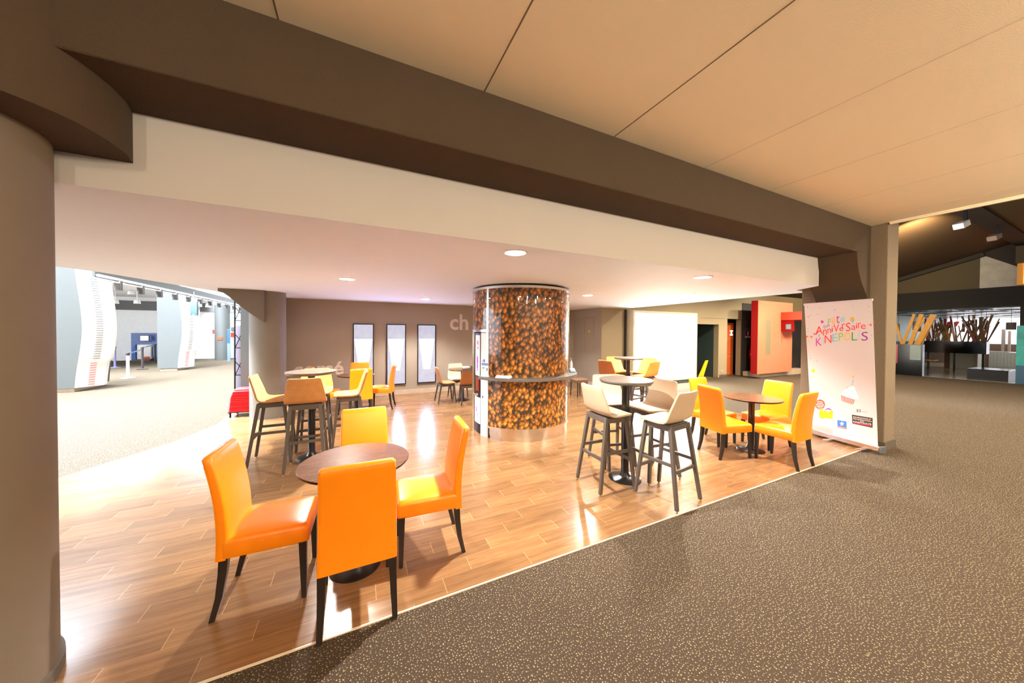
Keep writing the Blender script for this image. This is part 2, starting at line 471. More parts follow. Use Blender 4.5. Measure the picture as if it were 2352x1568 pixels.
def hit(px, py, ax, val):
    """survey helper: where the sight line of a photo pixel meets the plane x/y/z = val"""
    d = RT * ((px - CXP) / F_PX) + DN * ((py - CYP) / F_PX) + FW
    o = Vector((0, 0, EYE)); return o + d * ((val - o[ax]) / d[ax])


# ------------------------------------------------------------------ setting: floors
ZC, ZB, ZL, ZK = 3.205, 2.79, 2.369, 2.525      # cream ceiling, beam soffit, low ceiling, capital soffit
mb = MB(); mb.face([(-16, -6, -0.004), (20, -6, -0.004), (20, 26, -0.004), (-16, 26, -0.004)])
struct(mb.build("floor", CARPET, recalc=False))
wood_outline = [(-3.6, 1.962), (7.0, 1.962), (7.2, 7.4), (6.45, 7.4), (6.45, 8.76), (-1.9, 8.76), (-2.26, 8.1), (-2.22, 7.2), (-2.45, 6.35), (-2.78, 5.72), (-2.98, 5.37), (-3.25, 4.8), (-3.45, 4.0), (-3.55, 3.0)]
mb = MB(); mb.prism(wood_outline, (0, 0, 0.006), origin=(0, 0, -0.003)); struct(mb.build("floor_wood", WOODT))
mb = MB(); mb.box(-3.6, 1.952, -0.003, 7.0, 1.962, 0.0045)
struct(mb.build("trim_floor_edge", plain("floor_edge_strip", (0.75, 0.62, 0.45), 0.3)))
mb = MB(); mb.face([(20, -6, -0.002), (44, -6, -0.002), (44, 14, -0.002), (20, 14, -0.002)])
struct(mb.build("floor_hall", HALLFLOOR, recalc=False))

# ------------------------------------------------------------------ setting: ceilings, beam, pillars
mb = MB(); mb.box(-6, -5, ZC, 6.70, 1.985, ZC + 0.06)
o = struct(mb.build("ceiling", PLASTER))
mb = MB()
for x in (-2.56, -1.46, -0.36, 0.74, 1.84):
    mb.box(x - 0.004, -5, ZC - 0.0015, x + 0.004, 1.985, ZC + 0.001)
struct(mb.build("trim_ceiling_seam", SEAM))
mb = MB()
for x in (2.95, 4.05, 5.15, 6.25):
    mb.box(x - 0.005, -5, ZC - 0.0012, x + 0.005, 1.985, ZC + 0.001)
struct(mb.build("trim_ceiling_joint", plain("filled_joint", (0.70, 0.60, 0.48), 0.85)))
mb = MB(); mb.box(6.68, -5, ZC - 0.03, 6.72, 1.80, ZC + 0.10); mb.box(6.66, -5, ZC - 0.012, 6.68, 1.80, ZC)
struct(mb.build("trim_ceiling_edge", PLASTER))

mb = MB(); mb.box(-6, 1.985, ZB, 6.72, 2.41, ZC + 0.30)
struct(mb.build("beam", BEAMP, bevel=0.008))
mb = MB(); mb.box(6.70, 1.815, 0, 7.075, 2.78, 4.6)
struct(mb.build("pillar", GRAINY, bevel=0.01))
mb = MB(); mb.box(6.685, 1.80, 0, 7.09, 2.80, 0.115)
struct(mb.build("baseboard_pillar", SKIRTD))
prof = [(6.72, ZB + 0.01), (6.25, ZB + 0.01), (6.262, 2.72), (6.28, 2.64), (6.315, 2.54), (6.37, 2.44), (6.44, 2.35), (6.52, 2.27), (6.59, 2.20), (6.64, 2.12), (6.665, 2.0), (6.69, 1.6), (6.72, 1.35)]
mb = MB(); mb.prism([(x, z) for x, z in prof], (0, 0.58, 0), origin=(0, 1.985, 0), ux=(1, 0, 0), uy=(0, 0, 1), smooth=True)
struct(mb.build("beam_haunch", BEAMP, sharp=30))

low_outline = [(-9.0, 2.41), (6.30, 2.41), (6.62, 2.82), (7.12, 2.84), (7.29, 7.31), (7.30, 7.42), (6.45, 7.42), (6.45, 8.76), (-1.95, 8.76), (-2.35, 8.06), (-2.57, 7.34), (-2.70, 6.85), (-2.95, 5.95), (-3.15, 5.65), (-3.7, 5.0), (-4.3, 4.7), (-9.0, 4.7)]  # stretch behind the round column is unseen, extended to block hall light
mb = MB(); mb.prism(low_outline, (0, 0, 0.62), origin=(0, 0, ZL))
cl = struct(mb.build("ceiling_low", [WHITEC, plain("fascia_white_lit_tone", (0.51, 0.465, 0.43), 0.8, var=0.02)]))  # fascia and soffit differ by light only; that tone is put into the colour
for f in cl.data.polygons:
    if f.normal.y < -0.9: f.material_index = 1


def capsule(y0, y1, x, r, n=20):
    """outline of a wall-like column, rounded at its near end; x = its right face"""
    pts = [(x - r + r * math.cos(t), y0 + r + r * 0.0 - r * math.sin(t)) for t in [PI * k / n for k in range(n + 1)]]
    return pts + [(x - 2 * r, y1), (x, y1)]


# foreground round column with its rounded capital
mb = MB(); mb.lathe([(0.41, 0), (0.41, ZK + 0.02)], -1.70, 2.20, n=72)
struct(mb.build("column", CONCRETE))
mb = MB(); mb.lathe([(0.425, 0), (0.425, 0.06), (0.41, 0.062)], -1.70, 2.20, n=64)
struct(mb.build("baseboard_column", SKIRTD))
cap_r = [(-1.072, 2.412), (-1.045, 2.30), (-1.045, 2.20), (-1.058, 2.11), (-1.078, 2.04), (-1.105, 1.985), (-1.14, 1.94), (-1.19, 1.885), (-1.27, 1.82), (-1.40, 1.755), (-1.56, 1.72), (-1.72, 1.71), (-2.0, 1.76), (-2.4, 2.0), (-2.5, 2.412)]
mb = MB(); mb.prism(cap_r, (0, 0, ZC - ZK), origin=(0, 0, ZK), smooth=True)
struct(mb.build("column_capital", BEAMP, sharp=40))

# far round column, its bracket and the pier behind
mb = MB(); mb.lathe([(0.285, 0), (0.285, 2.40)], -1.555, 7.57, n=48)
struct(mb.build("column", plain("pale_beige_concrete", (0.19, 0.165, 0.13), 0.7)))
bp = [hit(x, y, 1, 7.20) for x, y in ((500, 669), (512, 672), (524, 680), (538, 691), (551, 702), (570, 716), (589, 729), (606, 739), (606, 660), (500, 655))]
mb = MB(); mb.prism([(p.x, p.z) for p in bp], (0, 0.55, 0), origin=(0, 7.20, 0), ux=(1, 0, 0), uy=(0, 0, 1))
struct(mb.build("beam_bracket", CONCRETE))
a, b2 = hit(552, 700, 1, 8.35), hit(594, 700, 1, 8.35)
mb = MB(); mb.box(a.x, 8.35, 0, b2.x + 0.3, 8.75, 2.6)
struct(mb.build("pillar_pier", plain("pale_teal_grey_pier", (0.15, 0.165, 0.155), 0.7)))

# ------------------------------------------------------------------ setting: walls of the cafe
mb = MB(); mb.box(-4.35, -6, 0, -4.25, 2.41, 3.3); struct(mb.build("wall_light_blocker", TAUPE))  # unseen wall added to darken floor reflections and the round column
mb = MB(); mb.box(-1.80, 8.75, 0, 6.6, 8.95, 2.9)
struct(mb.build("wall_back", TAUPE))
mb = MB(); mb.box(-1.80, 8.735, 0.003, 6.45, 8.75, 0.125)
struct(mb.build("baseboard_back", SKIRT))
mb = MB(); mb.box(6.45, 7.41, 0, 6.6, 8.75, 2.9)
struct(mb.build("wall_side", TAUPE))
mb = MB(); mb.box(6.435, 7.39, 0.003, 6.45, 8.75, 0.125)
struct(mb.build("baseboard_side", SKIRT))

Y7 = 7.40
mb = MB()
mb.box(6.452, Y7, 0, 10.75, Y7 + 0.009, 5.2); mb.box(6.7, Y7 + 0.009, 0, 10.75, Y7 + 0.18, 5.2)    # behind the light box
mb.box(10.75, Y7, 1.953, 12.47, Y7 + 0.18, 5.2)     # over the service recess
mb.box(11.952, Y7, 0, 12.47, Y7 + 0.18, 1.953)
mb.box(12.47, Y7, 2.18, 13.36, Y7 + 0.18, 5.2)
mb.box(13.36, Y7 + 0.02, 0, 40, Y7 + 0.2, 5.2)
struct(mb.build("wall_right", OLIVE))
mb = MB(); mb.box(11.0, Y7 - 0.004, 2.168, 13.34, Y7, 2.176); struct(mb.build("trim_wall_joint", SKIRTD))
mb = MB(); mb.box(12.02, Y7 - 0.012, 0, 12.46, Y7, 0.10); struct(mb.build("baseboard_right", SKIRTD))
mb = MB()                                            # service recess
mb.box(10.70, 9.2, 0, 12.2, 9.3, 2.1); mb.box(10.65, Y7 + 0.18, 0, 10.75, 9.3, 2.1); mb.box(11.952, Y7 + 0.18, 0, 12.05, 9.3, 2.1); mb.box(10.65, Y7 + 0.18, 2.05, 12.05, 9.3, 2.15)
struct(mb.build("wall_recess", TEALD))
mb = MB(); mb.box(12.40, 8.9, 0, 14.2, 9.0, 2.3); mb.box(14.1, Y7 + 0.25, 0, 14.2, 9.0, 2.3); mb.box(12.3, Y7 + 0.19, 2.2, 14.2, 9.0, 2.3); mb.box(12.3, Y7 + 0.19, 0, 12.4, 9.0, 2.3)
struct(mb.build("wall_passage", DARK))
mb = MB(); mb.box(11.55, 8.6, 0, 11.93, 8.66, 2.0); struct(mb.build("door_3", OLIVE))

# big hall on the right: gable wall, roof
X20 = 20.0
g = lambda px, py: hit(px, py, 0, X20)
mb = MB()
mb.box(X20, -8, 2.62, X20 + 0.3, 7.4, 3.29)
mb.box(X20, -8, 0, X20 + 0.3, 2.40, 2.62)
struct(mb.build("wall_hall", plain("near_black_fascia", (0.006, 0.005, 0.004), 0.8)))
mb = MB(); mb.prism([(7.4, 3.29), (3.20, 3.29), (3.20, 4.52), (7.4, 3.20)], (0.2, 0, 0), origin=(X20 + 0.02, 0, 0), ux=(0, 1, 0), uy=(0, 0, 1))
struct(mb.build("wall_gable", ROOFO))
mb = MB(); mb.prism([(3.20, 3.29), (2.43, 3.29), (2.43, 3.90), (3.20, 4.52)], (0.2, 0, 0), origin=(X20 + 0.02, 0, 0), ux=(0, 1, 0), uy=(0, 0, 1))
struct(mb.build("wall_gable_panel", plain("grey_striped_cladding", (0.34, 0.32, 0.27), 0.5, var=0.25, scale=5)))
mb = MB(); mb.face([(6.9, 7.4, 3.20), (X20, 7.4, 3.20), (X20, 2.45, 4.755), (6.9, 2.45, 4.755)]); mb.face([(6.9, 7.4, 3.3), (X20, 7.4, 3.3), (X20, 2.45, 4.855), (6.9, 2.45, 4.855)])
struct(mb.build("ceiling_hall", ROOFB, recalc=False))
mb = MB(); mb.box(6.9, 2.10, 4.62, X20, 2.50, 4.90); struct(mb.build("beam_roof", ROOFD))
mb = MB(); mb.box(6.9, 1.62, 4.66, X20, 2.10, 4.9); struct(mb.build("ceiling_hall_strip", ROOFO))
mb = MB(); mb.box(6.9, -8, 4.52, X20, 1.62, 4.9); struct(mb.build("ceiling_hall_board", ROOFR))
mb = MB(); mb.bar((X20 - 0.12, 7.4, 3.12), (X20 - 0.12, 3.1, 4.47), 0.16, 0.14); struct(mb.build("beam_gable", ROOFD))
mb = MB(); mb.prism([(3.2, 4.5), (2.43, 3.9), (2.2, 3.9), (2.2, 4.9), (3.2, 4.9)], (0.2, 0, 0), origin=(X20 - 0.05, 0, 0), ux=(0, 1, 0), uy=(0, 0, 1)); struct(mb.build("wall_gable_void", ROOFD))

# room beyond the hall opening
mb = MB(); mb.box(X20 + 0.3, -4, 2.62, 44, 9, 2.72); struct(mb.build("ceiling_lounge", TILEG))
mb = MB()
random.seed(3)
for i in range(9):
    for j in range(7):
        if (i + j) % 2: continue
        x0, y0 = X20 + 0.5 + i * 1.25, 0.9 + j * 0.75
        mb.box(x0, y0, 2.60, x0 + 1.2, y0 + 0.7, 2.62)
struct(mb.build("ceiling_lounge_tile", TILED))
mb = MB(); mb.box(34, -4, 0, 34.2, 12, 2.7); struct(mb.build("wall_lounge", GLOWW))
mb = MB(); mb.box(X20 + 0.3, 6.6, 0, 34, 6.8, 2.7); struct(mb.build("wall_lounge_side", plain("pale_teal_wall", (0.30, 0.42, 0.40), 0.5)))
mb = MB(); mb.box(X20 + 0.3, 6.5, 0, 34, 6.6, 1.25); struct(mb.build("wall_lounge_dark_base", DARK))  # dark lower face added to darken the side wall

# left hall: far wall, bulkhead, roof
mb = MB(); mb.box(-16, 24, 0, -2.0, 24.2, 2.66); mb.box(-16, 24, 3.15, -2.0, 24.2, 6.0); struct(mb.build("wall_left", HALLW))
mb = MB(); mb.box(-16, 23.95, 2.66, -2.0, 24.15, 3.15); struct(mb.build("beam_bulkhead", HALLD))
mb = MB(); mb.box(-16, 17, 3.35, -7.6, 24, 3.5); struct(mb.build("ceiling_left", HALLW))
mb = MB(); mb.box(-16.2, -6, 0, -16, 26, 6); struct(mb.build("wall_far_left", HALLW))

# ------------------------------------------------------------------ furniture
def rrect(hw, y0, y1, z, r=0.02, n=4, crown=0.0):
    """rounded rectangle loop in the XY plane"""
    pts = []
    for cx, cy, a in ((hw - r, y1 - r, 0), (-hw + r, y1 - r, 90), (-hw + r, y0 + r, 180), (hw - r, y0 + r, 270)):
        for k in range(n + 1):
            t = R(a + 90 * k / n); pts.append((cx + r * math.cos(t), cy + r * math.sin(t), z))
    return pts


def make_orange_chair():
    t = empty("dining_chair")
    # seat cushion: slightly crowned, soft edges
    mb = MB(); rows = []
    for z, ins, r in ((0.345, 0.004, 0.018), (0.352, 0.0, 0.02), (0.430, 0.0, 0.022), (0.447, 0.006, 0.026), (0.456, 0.020, 0.03)):
        rows.append(rrect(0.205 - ins, -0.19 + ins * 0.3, 0.238 - ins, z, r))
    V = mb.grid(rows, closed_u=True); mb.cap(V[0][::-1])
    rows2 = [rrect(0.17, -0.17, 0.19, 0.464, 0.05), rrect(0.09, -0.11, 0.10, 0.468, 0.05)]
    allr = [rows[-1]] + rows2
    V2 = mb.grid(allr, closed_u=True); mb.cap(V2[-1], True)
    mb.build("seat", ORANGE, t, sharp=60)
    # back: one upholstered slab that leans and curves backwards
    mb = MB(); rows = []
    N = 14
    for k in range(N + 1):
        s = k / N; z = 0.338 + s * (0.925 - 0.338)
        yo = -0.218 - 0.012 * math.sin(PI * min(1, s * 1.0)) * -1 - 0.062 * s ** 1.8
        hw = 0.203 - 0.013 * s
        th = 0.062 - 0.012 * s
        if k == N: rows.append(rrect(hw - 0.012, yo + 0.010, yo + th - 0.010, z + 0.004, 0.012)); break
        rows.append(rrect(hw, yo, yo + th, z, 0.016))
    rows.insert(len(rows) - 1, rrect(0.190 - 0.002, -0.279, -0.279 + 0.0495, 0.917, 0.016))
    rows.sort(key=lambda r: r[0][2])
    V = mb.grid(rows, closed_u=True); mb.cap(V[0][::-1]); mb.cap(V[-1])
    bk = mb.build("backrest", ORANGE, t, sharp=60)
    # piping along the outer edge of the back
    for sx in (-1, 1):
        pts = []
        for k in range(0, N):
            s = k / N; z = 0.338 + s * 0.587
            pts.append((sx * (0.203 - 0.013 * s - 0.0052), -0.218 + 0.012 * math.sin(PI * s) - 0.062 * s ** 1.8 + 0.0052, z))
        mbp = MB(); mbp.tube(pts, 0.0035, 6); mbp.build("piping", ORANGE, bk)
    for sx in (-1, 1):
        mb = MB(); mb.bar((sx * 0.188, 0.206, 0.352), (sx * 0.190, 0.212, 0), 0.042, 0.042, 0.026, 0.026); mb.build("leg", BLACKWOOD, t, bevel=0.003)
        mb = MB()
        path = [(0.180, -0.178, 0.352), (0.181, -0.184, 0.26), (0.184, -0.200, 0.13), (0.188, -0.232, 0.0)]
        w = [0.044, 0.040, 0.034, 0.028]
        rows = []
        for (x, y, z), ww in zip(path, w):
            rows.append([(sx * x + i * ww / 2, y + j * ww / 2, z) for i, j in ((-1, -1), (1, -1), (1, 1), (-1, 1))])
        V = mb.grid(rows, closed_u=True, smooth=False); mb.cap(V[0][::-1]); mb.cap(V[-1]); mb.build("leg", BLACKWOOD, t, bevel=0.003)
    return t


def shell_mesh(name, mat, parent, zs, zt, wb=0.212, wt=0.168, depth=0.20, ytop=-0.205, ybend=-0.125):
    """one bent, upholstered shell: seat pan, tight bend, raised back that narrows to the top"""
    prof = []   # (y, z, halfwidth, curl)
    prof += [(depth, zs - 0.012, wb - 0.045, 0.0), (depth - 0.012, zs - 0.002, wb - 0.022, 0.0), (depth - 0.05, zs + 0.002, wb - 0.010, 0.002), (depth - 0.15, zs - 0.004, wb - 0.002, 0.006),
             (ybend + 0.10, zs - 0.010, wb, 0.010), (ybend + 0.045, zs - 0.006, wb + 0.002, 0.014), (ybend + 0.012, zs + 0.012, wb + 0.002, 0.018), (ybend - 0.008, zs + 0.045, wb, 0.022),
             (ybend - 0.022, zs + 0.09, wb - 0.006, 0.024)]
    for k in range(1, 7):
        s = k / 6
        prof.append((ybend - 0.022 + (ytop - ybend + 0.022) * s, zs + 0.09 + (zt - 0.012 - zs - 0.09) * s, wb - 0.006 - (wb - wt - 0.006) * s, 0.024 - 0.004 * s))
    prof.append((ytop - 0.002, zt, wt - 0.022, 0.020))
    nv = 13
    P = [[None] * nv for _ in prof]
    n = len(prof)
    for i, (y, z, hw, c) in enumerate(prof):
        y0, z0 = prof[max(i - 1, 0)][:2]; y1, z1 = prof[min(i + 1, n - 1)][:2]
        ty, tz = y1 - y0, z1 - z0; l = math.hypot(ty, tz); ny, nz = -tz / l * -1, ty / l * -1
        # inner side normal: up on the seat, forward on the back
        for j in range(nv):
            v = -1 + 2 * j / (nv - 1)
            P[i][j] = (Vector((hw * v, y, z)) + Vector((0, ny, nz)) * (c * v * v), Vector((0, ny, nz)))
    t = 0.021
    mb = MB()
    top = [[p for p, _n in r] for r in P]; bot = [[p - _n * t for p, _n in r] for r in P]
    VT = mb.grid(top); VB = mb.grid([r[::-1] for r in bot])
    VBr = [r[::-1] for r in VB]
    def strip(a, b_):
        for i in range(len(a) - 1):
            try:
                f = mb.bm.faces.new((a[i], a[i + 1], b_[i + 1], b_[i])); f.smooth = True
            except ValueError:
                pass
    strip([r[0] for r in VT], [r[0] for r in VBr]); strip([r[-1] for r in VT][::-1], [r[-1] for r in VBr][::-1])
    strip(VT[0][::-1], VBr[0][::-1]); strip(VT[-1], VBr[-1])
    return mb.build(name, mat, parent, sharp=70, bevel=0.004)


def make_stool(mat):
    t = empty("bar_stool")
    shell_mesh("seat_shell", mat, t, 0.795, 1.09)
    top = {(-1, -1): (-0.150, -0.115), (1, -1): (0.150, -0.115), (-1, 1): (-0.150, 0.145), (1, 1): (0.150, 0.145)}
    ft = {k: (k[0] * 0.203, k[1] * 0.222) for k in top}
    zt = 0.735
    def at(k, z):
        s = (zt - z) / zt; return Vector((top[k][0] + (ft[k][0] - top[k][0]) * s, top[k][1] + (ft[k][1] - top[k][1]) * s, z))
    mb = MB()
    for a, b_ in (((-1, -1), (1, -1)), ((1, -1), (1, 1)), ((1, 1), (-1, 1)), ((-1, 1), (-1, -1))):
        mb.bar(at(a, 0.735), at(b_, 0.735), 0.022, 0.052)
    mb.box(-0.15, -0.11, 0.755, 0.15, 0.14, 0.768)
    mb.build("seat_frame", GREYWOOD, t)
    for k in top:
        mb = MB(); mb.bar(at(k, 0.760), at(k, 0.022), 0.036, 0.036, 0.030, 0.030, up=(0, 1, 0)); lg = mb.build("leg", GREYWOOD, t, bevel=0.003)
        p = at(k, 0.01); mb = MB(); mb.lathe([(0.008, 0.022), (0.008, 0.008), (0.011, 0.007), (0.011, 0.0)], p.x, p.y, 10); mb.build("glide", GLIDE, lg)
    for a, b_, z in (((-1, -1), (1, -1), 0.345), ((-1, 1), (1, 1), 0.30), ((-1, -1), (-1, 1), 0.405), ((1, -1), (1, 1), 0.405)):
        mb = MB(); mb.bar(at(a, z), at(b_, z), 0.020, 0.030); mb.build("footrest", GREYWOOD, t)
    return t


def make_shell_chair(mat):
    t = empty("shell_chair")
    shell_mesh("seat_shell", mat, t, 0.462, 0.815, wb=0.218, wt=0.172, depth=0.215, ytop=-0.215, ybend=-0.14)
    top = {(-1, -1): (-0.160, -0.13), (1, -1): (0.160, -0.13), (-1, 1): (-0.160, 0.16), (1, 1): (0.160, 0.16)}
    mb = MB()
    for a, b_ in (((-1, -1), (1, -1)), ((1, -1), (1, 1)), ((1, 1), (-1, 1)), ((-1, 1), (-1, -1))):
        mb.bar((*top[a], 0.405), (*top[b_], 0.405), 0.022, 0.052)
    mb.box(-0.16, -0.12, 0.424, 0.16, 0.15, 0.436)
    mb.build("seat_frame", GREYWOOD, t)
    for k in top:
        mb = MB(); mb.bar((*top[k], 0.43), (k[0] * 0.195, k[1] * 0.205, 0), 0.036, 0.036, 0.026, 0.026, up=(0, 1, 0)); mb.build("leg", GREYWOOD, t, bevel=0.003)
    return t


def make_table(name, z, r, topmat, edge, rb, th, rc=0.04):
    t = empty(name)
    mb = MB(); mb.lathe([(0.0, z - th), (r - 0.012, z - th), (r, z - th * 0.45), (r, z - 0.002), (r - 0.002, z), (0.0, z)], n=72, caps=False)
    tp = mb.build("tabletop", topmat, t, sharp=30)
    mb = MB(); mb.lathe([(r - 0.011, z - th - 0.0006), (r + 0.0012, z - th * 0.5), (r + 0.0012, z - 0.003), (r - 0.001, z - 0.003)], n=72, caps=False); mb.build("edge_band", edge, tp, sharp=30)
    mb = MB(); mb.lathe([(rc + 0.008, 0.035), (rc, 0.06), (rc, z - th - 0.03), (rc + 0.05, z - th - 0.012), (rc + 0.05, z - th)], n=28); mb.build("column_post", BLACKMETAL, t, sharp=40)
    mb = MB(); mb.lathe([(rb, 0.0), (rb, 0.008), (rb - 0.02, 0.016), (rb * 0.55, 0.026), (rc + 0.02, 0.034), (rc + 0.01, 0.05), (rc, 0.075)], n=48); mb.build("base", BLACKMETAL, t, sharp=40)
    return t


def place(proto, flag, x, y, rz, label, cat, group):
    o = proto if not flag[0] else copy_tree(proto)
    flag[0] = True
    o.location = (x, y, 0.003); o.rotation_euler = (0, 0, R(rz)); tag(o, label, cat, group)
    return o


# ---- orange chairs
oc, used = make_orange_chair(), [False]
G1 = "orange dining chairs round the low tables"
for x, y, rz, lab in (
    (-0.506, 2.525, -92.3, "orange chair with pinkish seat, on the big grey column's side of its low table"),
    (0.0, 2.170, 0.5, "orange chair with its plain back to the carpet edge, legs touching the carpet strip"),
    (0.492, 2.507, 86.0, "orange chair with a whitened seat, on the coffee column's side of its low table"),
    (0.055, 3.020, 180.5, "yellow-orange chair tucked in behind the low table by the carpet edge, only its back showing"),
    (4.500, 2.690, -105.8, "deep orange chair, back turned, between the beige stools and the reddish round table"),
    (4.885, 3.095, 180.0, "yellow-orange chair standing behind the back-turned orange chair at the reddish table"),
    (5.440, 2.655, 82.0, "pale yellow-orange chair facing out, between the reddish table and the roll-up banner"),
    (4.912, 2.200, 0.8, "orange chair in front of the reddish table, dark feet beside the carpet edge"),
    (0.470, 7.400, 75.5, "yellow-orange chair seen from the side before the middle lit wall panel"),
    (0.045, 6.925, 2.0, "yellow chair with its back turned, at the small dark table before the wall panels"),
    (0.040, 7.800, 180.0, "orange chair standing against the wall below the first lit wall panel"),
    (-0.560, 7.280, -90.0, "orange chair half hidden behind the tan stools, facing the small dark low table"),
):
    place(oc, used, x, y, rz, lab, "chair", G1)

# ---- stools
G2 = "high bar stools at the bar tables"
sb, u = make_stool(BEIGE), [False]
for x, y, rz, lab in (
    (2.415, 2.690, -93.0, "beige bar stool with a creased seat corner, on its bar table's coffee column side"),
    (2.788, 2.212, 7.1, "beige bar stool standing next to the carpet edge, its back in brown shade"),
    (2.880, 3.100, 165.4, "beige bar stool behind the bar table, beside the coffee column's counter"),
    (3.065, 2.650, 85.0, "beige bar stool with a curved table shadow across its back"),
):
    place(sb, u, x, y, rz, lab, "bar stool", G2)
st, u = make_stool(TAN), [False]
for x, y, rz, lab in (
    (-0.967, 4.930, -90.0, "tan bar stool in side view beside the far concrete column and red booster stack"),
    (-0.563, 4.590, 0.0, "brown suede bar stool with its back turned, before the tall table by the column"),
    (-0.100, 4.930, 92.0, "tan bar stool in side view in front of the yellow chair with its back turned"),
):
    place(st, u, x, y, rz, lab, "bar stool", G2)
sy, u = make_stool(YTAN), [False]
for x, y, rz, lab in (
    (-0.545, 5.270, 180.0, "yellow-tan bar stool facing out behind the tall table by the concrete column"),
    (5.220, 5.430, 172.0, "yellow-tan bar stool facing out from under the olive wall, behind the far bar table"),
    (5.560, 5.020, 100.0, "yellow-tan bar stool against the white light box, half behind an orange-brown one"),
    (5.150, 4.600, 8.0, "orange-brown bar stool with its back turned, in front of the white light box"),
):
    place(sy, u, x, y, rz, lab, "bar stool", G2)
sr, u = make_stool(BROWN), [False]
place(sr, u, 4.580, 4.950, -84.0, "reddish brown bar stool with its back turned, below the electrical panel wall", "bar stool", G2)

# ---- shell chairs behind the coffee column
G3 = "low shell chairs behind the coffee column"
k1, u = make_shell_chair(TAN), [False]
place(k1, u, 1.836, 7.440, -90, "tan shell chair in side view in front of the third lit wall panel", "chair", G3)
k2, u = make_shell_chair(CREAM), [False]
place(k2, u, 2.270, 7.90, 183, "cream shell chair against the back wall below the letters ch", "chair", G3)
k3, u = make_shell_chair(BROWN), [False]
place(k3, u, 2.27, 7.02, -8, "brown shell chair with its back turned, half behind the coffee column", "chair", G3)

# ---- tables
t = make_table("low_table", 0.745, 0.350, TOPDARK, BLACK, 0.165, 0.022); t.location = (-0.015, 2.487, 0.003)
tag(t, "low round wooden table with a white sheen, among four orange chairs at the carpet edge", "table", "low round tables")
for x, y, lab in ((4.985, 2.615, "low round reddish-brown table ringed by yellow-orange chairs beside the banner"),
                  (-0.035, 7.325, "small dark low table in front of the first lit wall panel"),
                  (2.26, 7.48, "low round table between the shell chairs behind the coffee column")):
    c = copy_tree(t); c.location = (x, y, 0.003); tag(c, lab, "table", "low round tables")
t = make_table("bar_table", 1.120, 0.286, TOPGREY, GREYTOP, 0.175, 0.034, 0.042); t.location = (2.715, 2.706, 0.003)
tag(t, "tall round bar table among the four beige stools", "table", "tall bar tables")
for x, y, lab in ((-0.545, 4.865, "tall round bar table beside the far concrete column, among tan stools"),
                  (5.090, 5.010, "tall round bar table in front of the white light box")):
    c = copy_tree(t); c.location = (x, y, 0.003); tag(c, lab, "table", "tall bar tables")

# ---- low brown pouf glimpsed behind the counter
t = empty("low_stool", (5.13, 6.72, 0.003)); tag(t, "low brown cushioned stool glimpsed beyond the end of the coffee counter", "stool")
mb = MB(); V = mb.grid([rrect(0.17, -0.17, 0.17, 0.36, 0.03), rrect(0.18, -0.18, 0.18, 0.38, 0.03), rrect(0.18, -0.18, 0.18, 0.435, 0.03), rrect(0.16, -0.16, 0.16, 0.455, 0.04)], closed_u=True); mb.cap(V[0][::-1]); mb.cap(V[-1])
mb.build("seat", plain("dark_brown_cushion", (0.16, 0.085, 0.05), 0.6), t)
for sx in (-1, 1):
    for sy_ in (-1, 1):
        mb = MB(); mb.bar((sx * 0.14, sy_ * 0.14, 0.37), (sx * 0.15, sy_ * 0.15, 0), 0.02); mb.build("leg", BLACKWOOD, t)

# ------------------------------------------------------------------ coffee column
CCX, CCY, CR = 2.540, 4.975, 0.821
A = lambda d: R(d)


def arc_slab(mb, r0, r1, z0, z1, a0, a1, n=48):
    """solid ring sector"""
    prof = [(r0, z0), (r1, z0), (r1, z1), (r0, z1)]
    rows = [[(r * math.cos(A(a0 + (a1 - a0) * j / n)), r * math.sin(A(a0 + (a1 - a0) * j / n)), z) for r, z in prof] for j in range(n + 1)]
    V = mb.grid(rows, closed_u=True, smooth=True); mb.cap(V[0][::-1]); mb.cap(V[-1])


cc = empty("coffee_kiosk", (CCX, CCY, 0.003))
tag(cc, "round column wrapped in a coffee bean print with steel rings and a counter ledge", "column")
mb = MB(); arc_slab(mb, CR - 0.02, CR, 1.655, 2.300, 0, 360, 120); arc_slab(mb, CR - 0.02, CR, 0.190, 1.655, 206.5, 520, 120)
mb.build("bean_panel", BEANS, cc, sharp=40)
mb = MB(); arc_slab(mb, CR - 0.02, CR + 0.010, 2.298, 2.335, 0, 360, 120); mb.build("top_ring", STEEL, cc, sharp=40)
mb = MB(); arc_slab(mb, CR - 0.14, CR - 0.05, 2.335, 2.366, 0, 360, 80); mb.build("top_gap", BLACK, cc, sharp=40)
mb = MB(); arc_slab(mb, CR - 0.02, CR + 0.006, 0.165, 0.192, 206.5, 520, 120); mb.build("base_lip", STEEL, cc, sharp=40)
mb = MB(); arc_slab(mb, CR - 0.05, CR - 0.012, 0.0, 0.165, 207.5, 519, 120); mb.build("base_plinth", STEEL, cc, sharp=40)
mb = MB(); arc_slab(mb, CR - 0.03, CR + 0.006, 0.0, 2.30, 203.8, 206.5, 3); mb.build("trim_post", STEEL, cc, sharp=40)
mb = MB(); arc_slab(mb, CR - 0.03, CR + 0.008, 0.17, 2.30, 322, 324, 3); mb.build("trim_post", STEEL, cc, sharp=40)
mb = MB(); arc_slab(mb, CR - 0.03, CR + 0.006, 0.0, 1.655, 159.5, 163.5, 3); mb.build("trim_post", STEEL, cc, sharp=40)
mb = MB(); arc_slab(mb, CR - 0.03, CR + 0.008, 1.635, 1.675, 160, 204, 20); mb.build("trim_rail", STEEL, cc, sharp=40)
mb = MB(); mb.bar((0.8 * math.cos(A(208)), 0.8 * math.sin(A(208)), 0.085), (0.805 * math.cos(A(208)), 0.805 * math.sin(A(208)), 0.086), 0.002, 0.16); mb.build("base_gap", BLACK, cc)
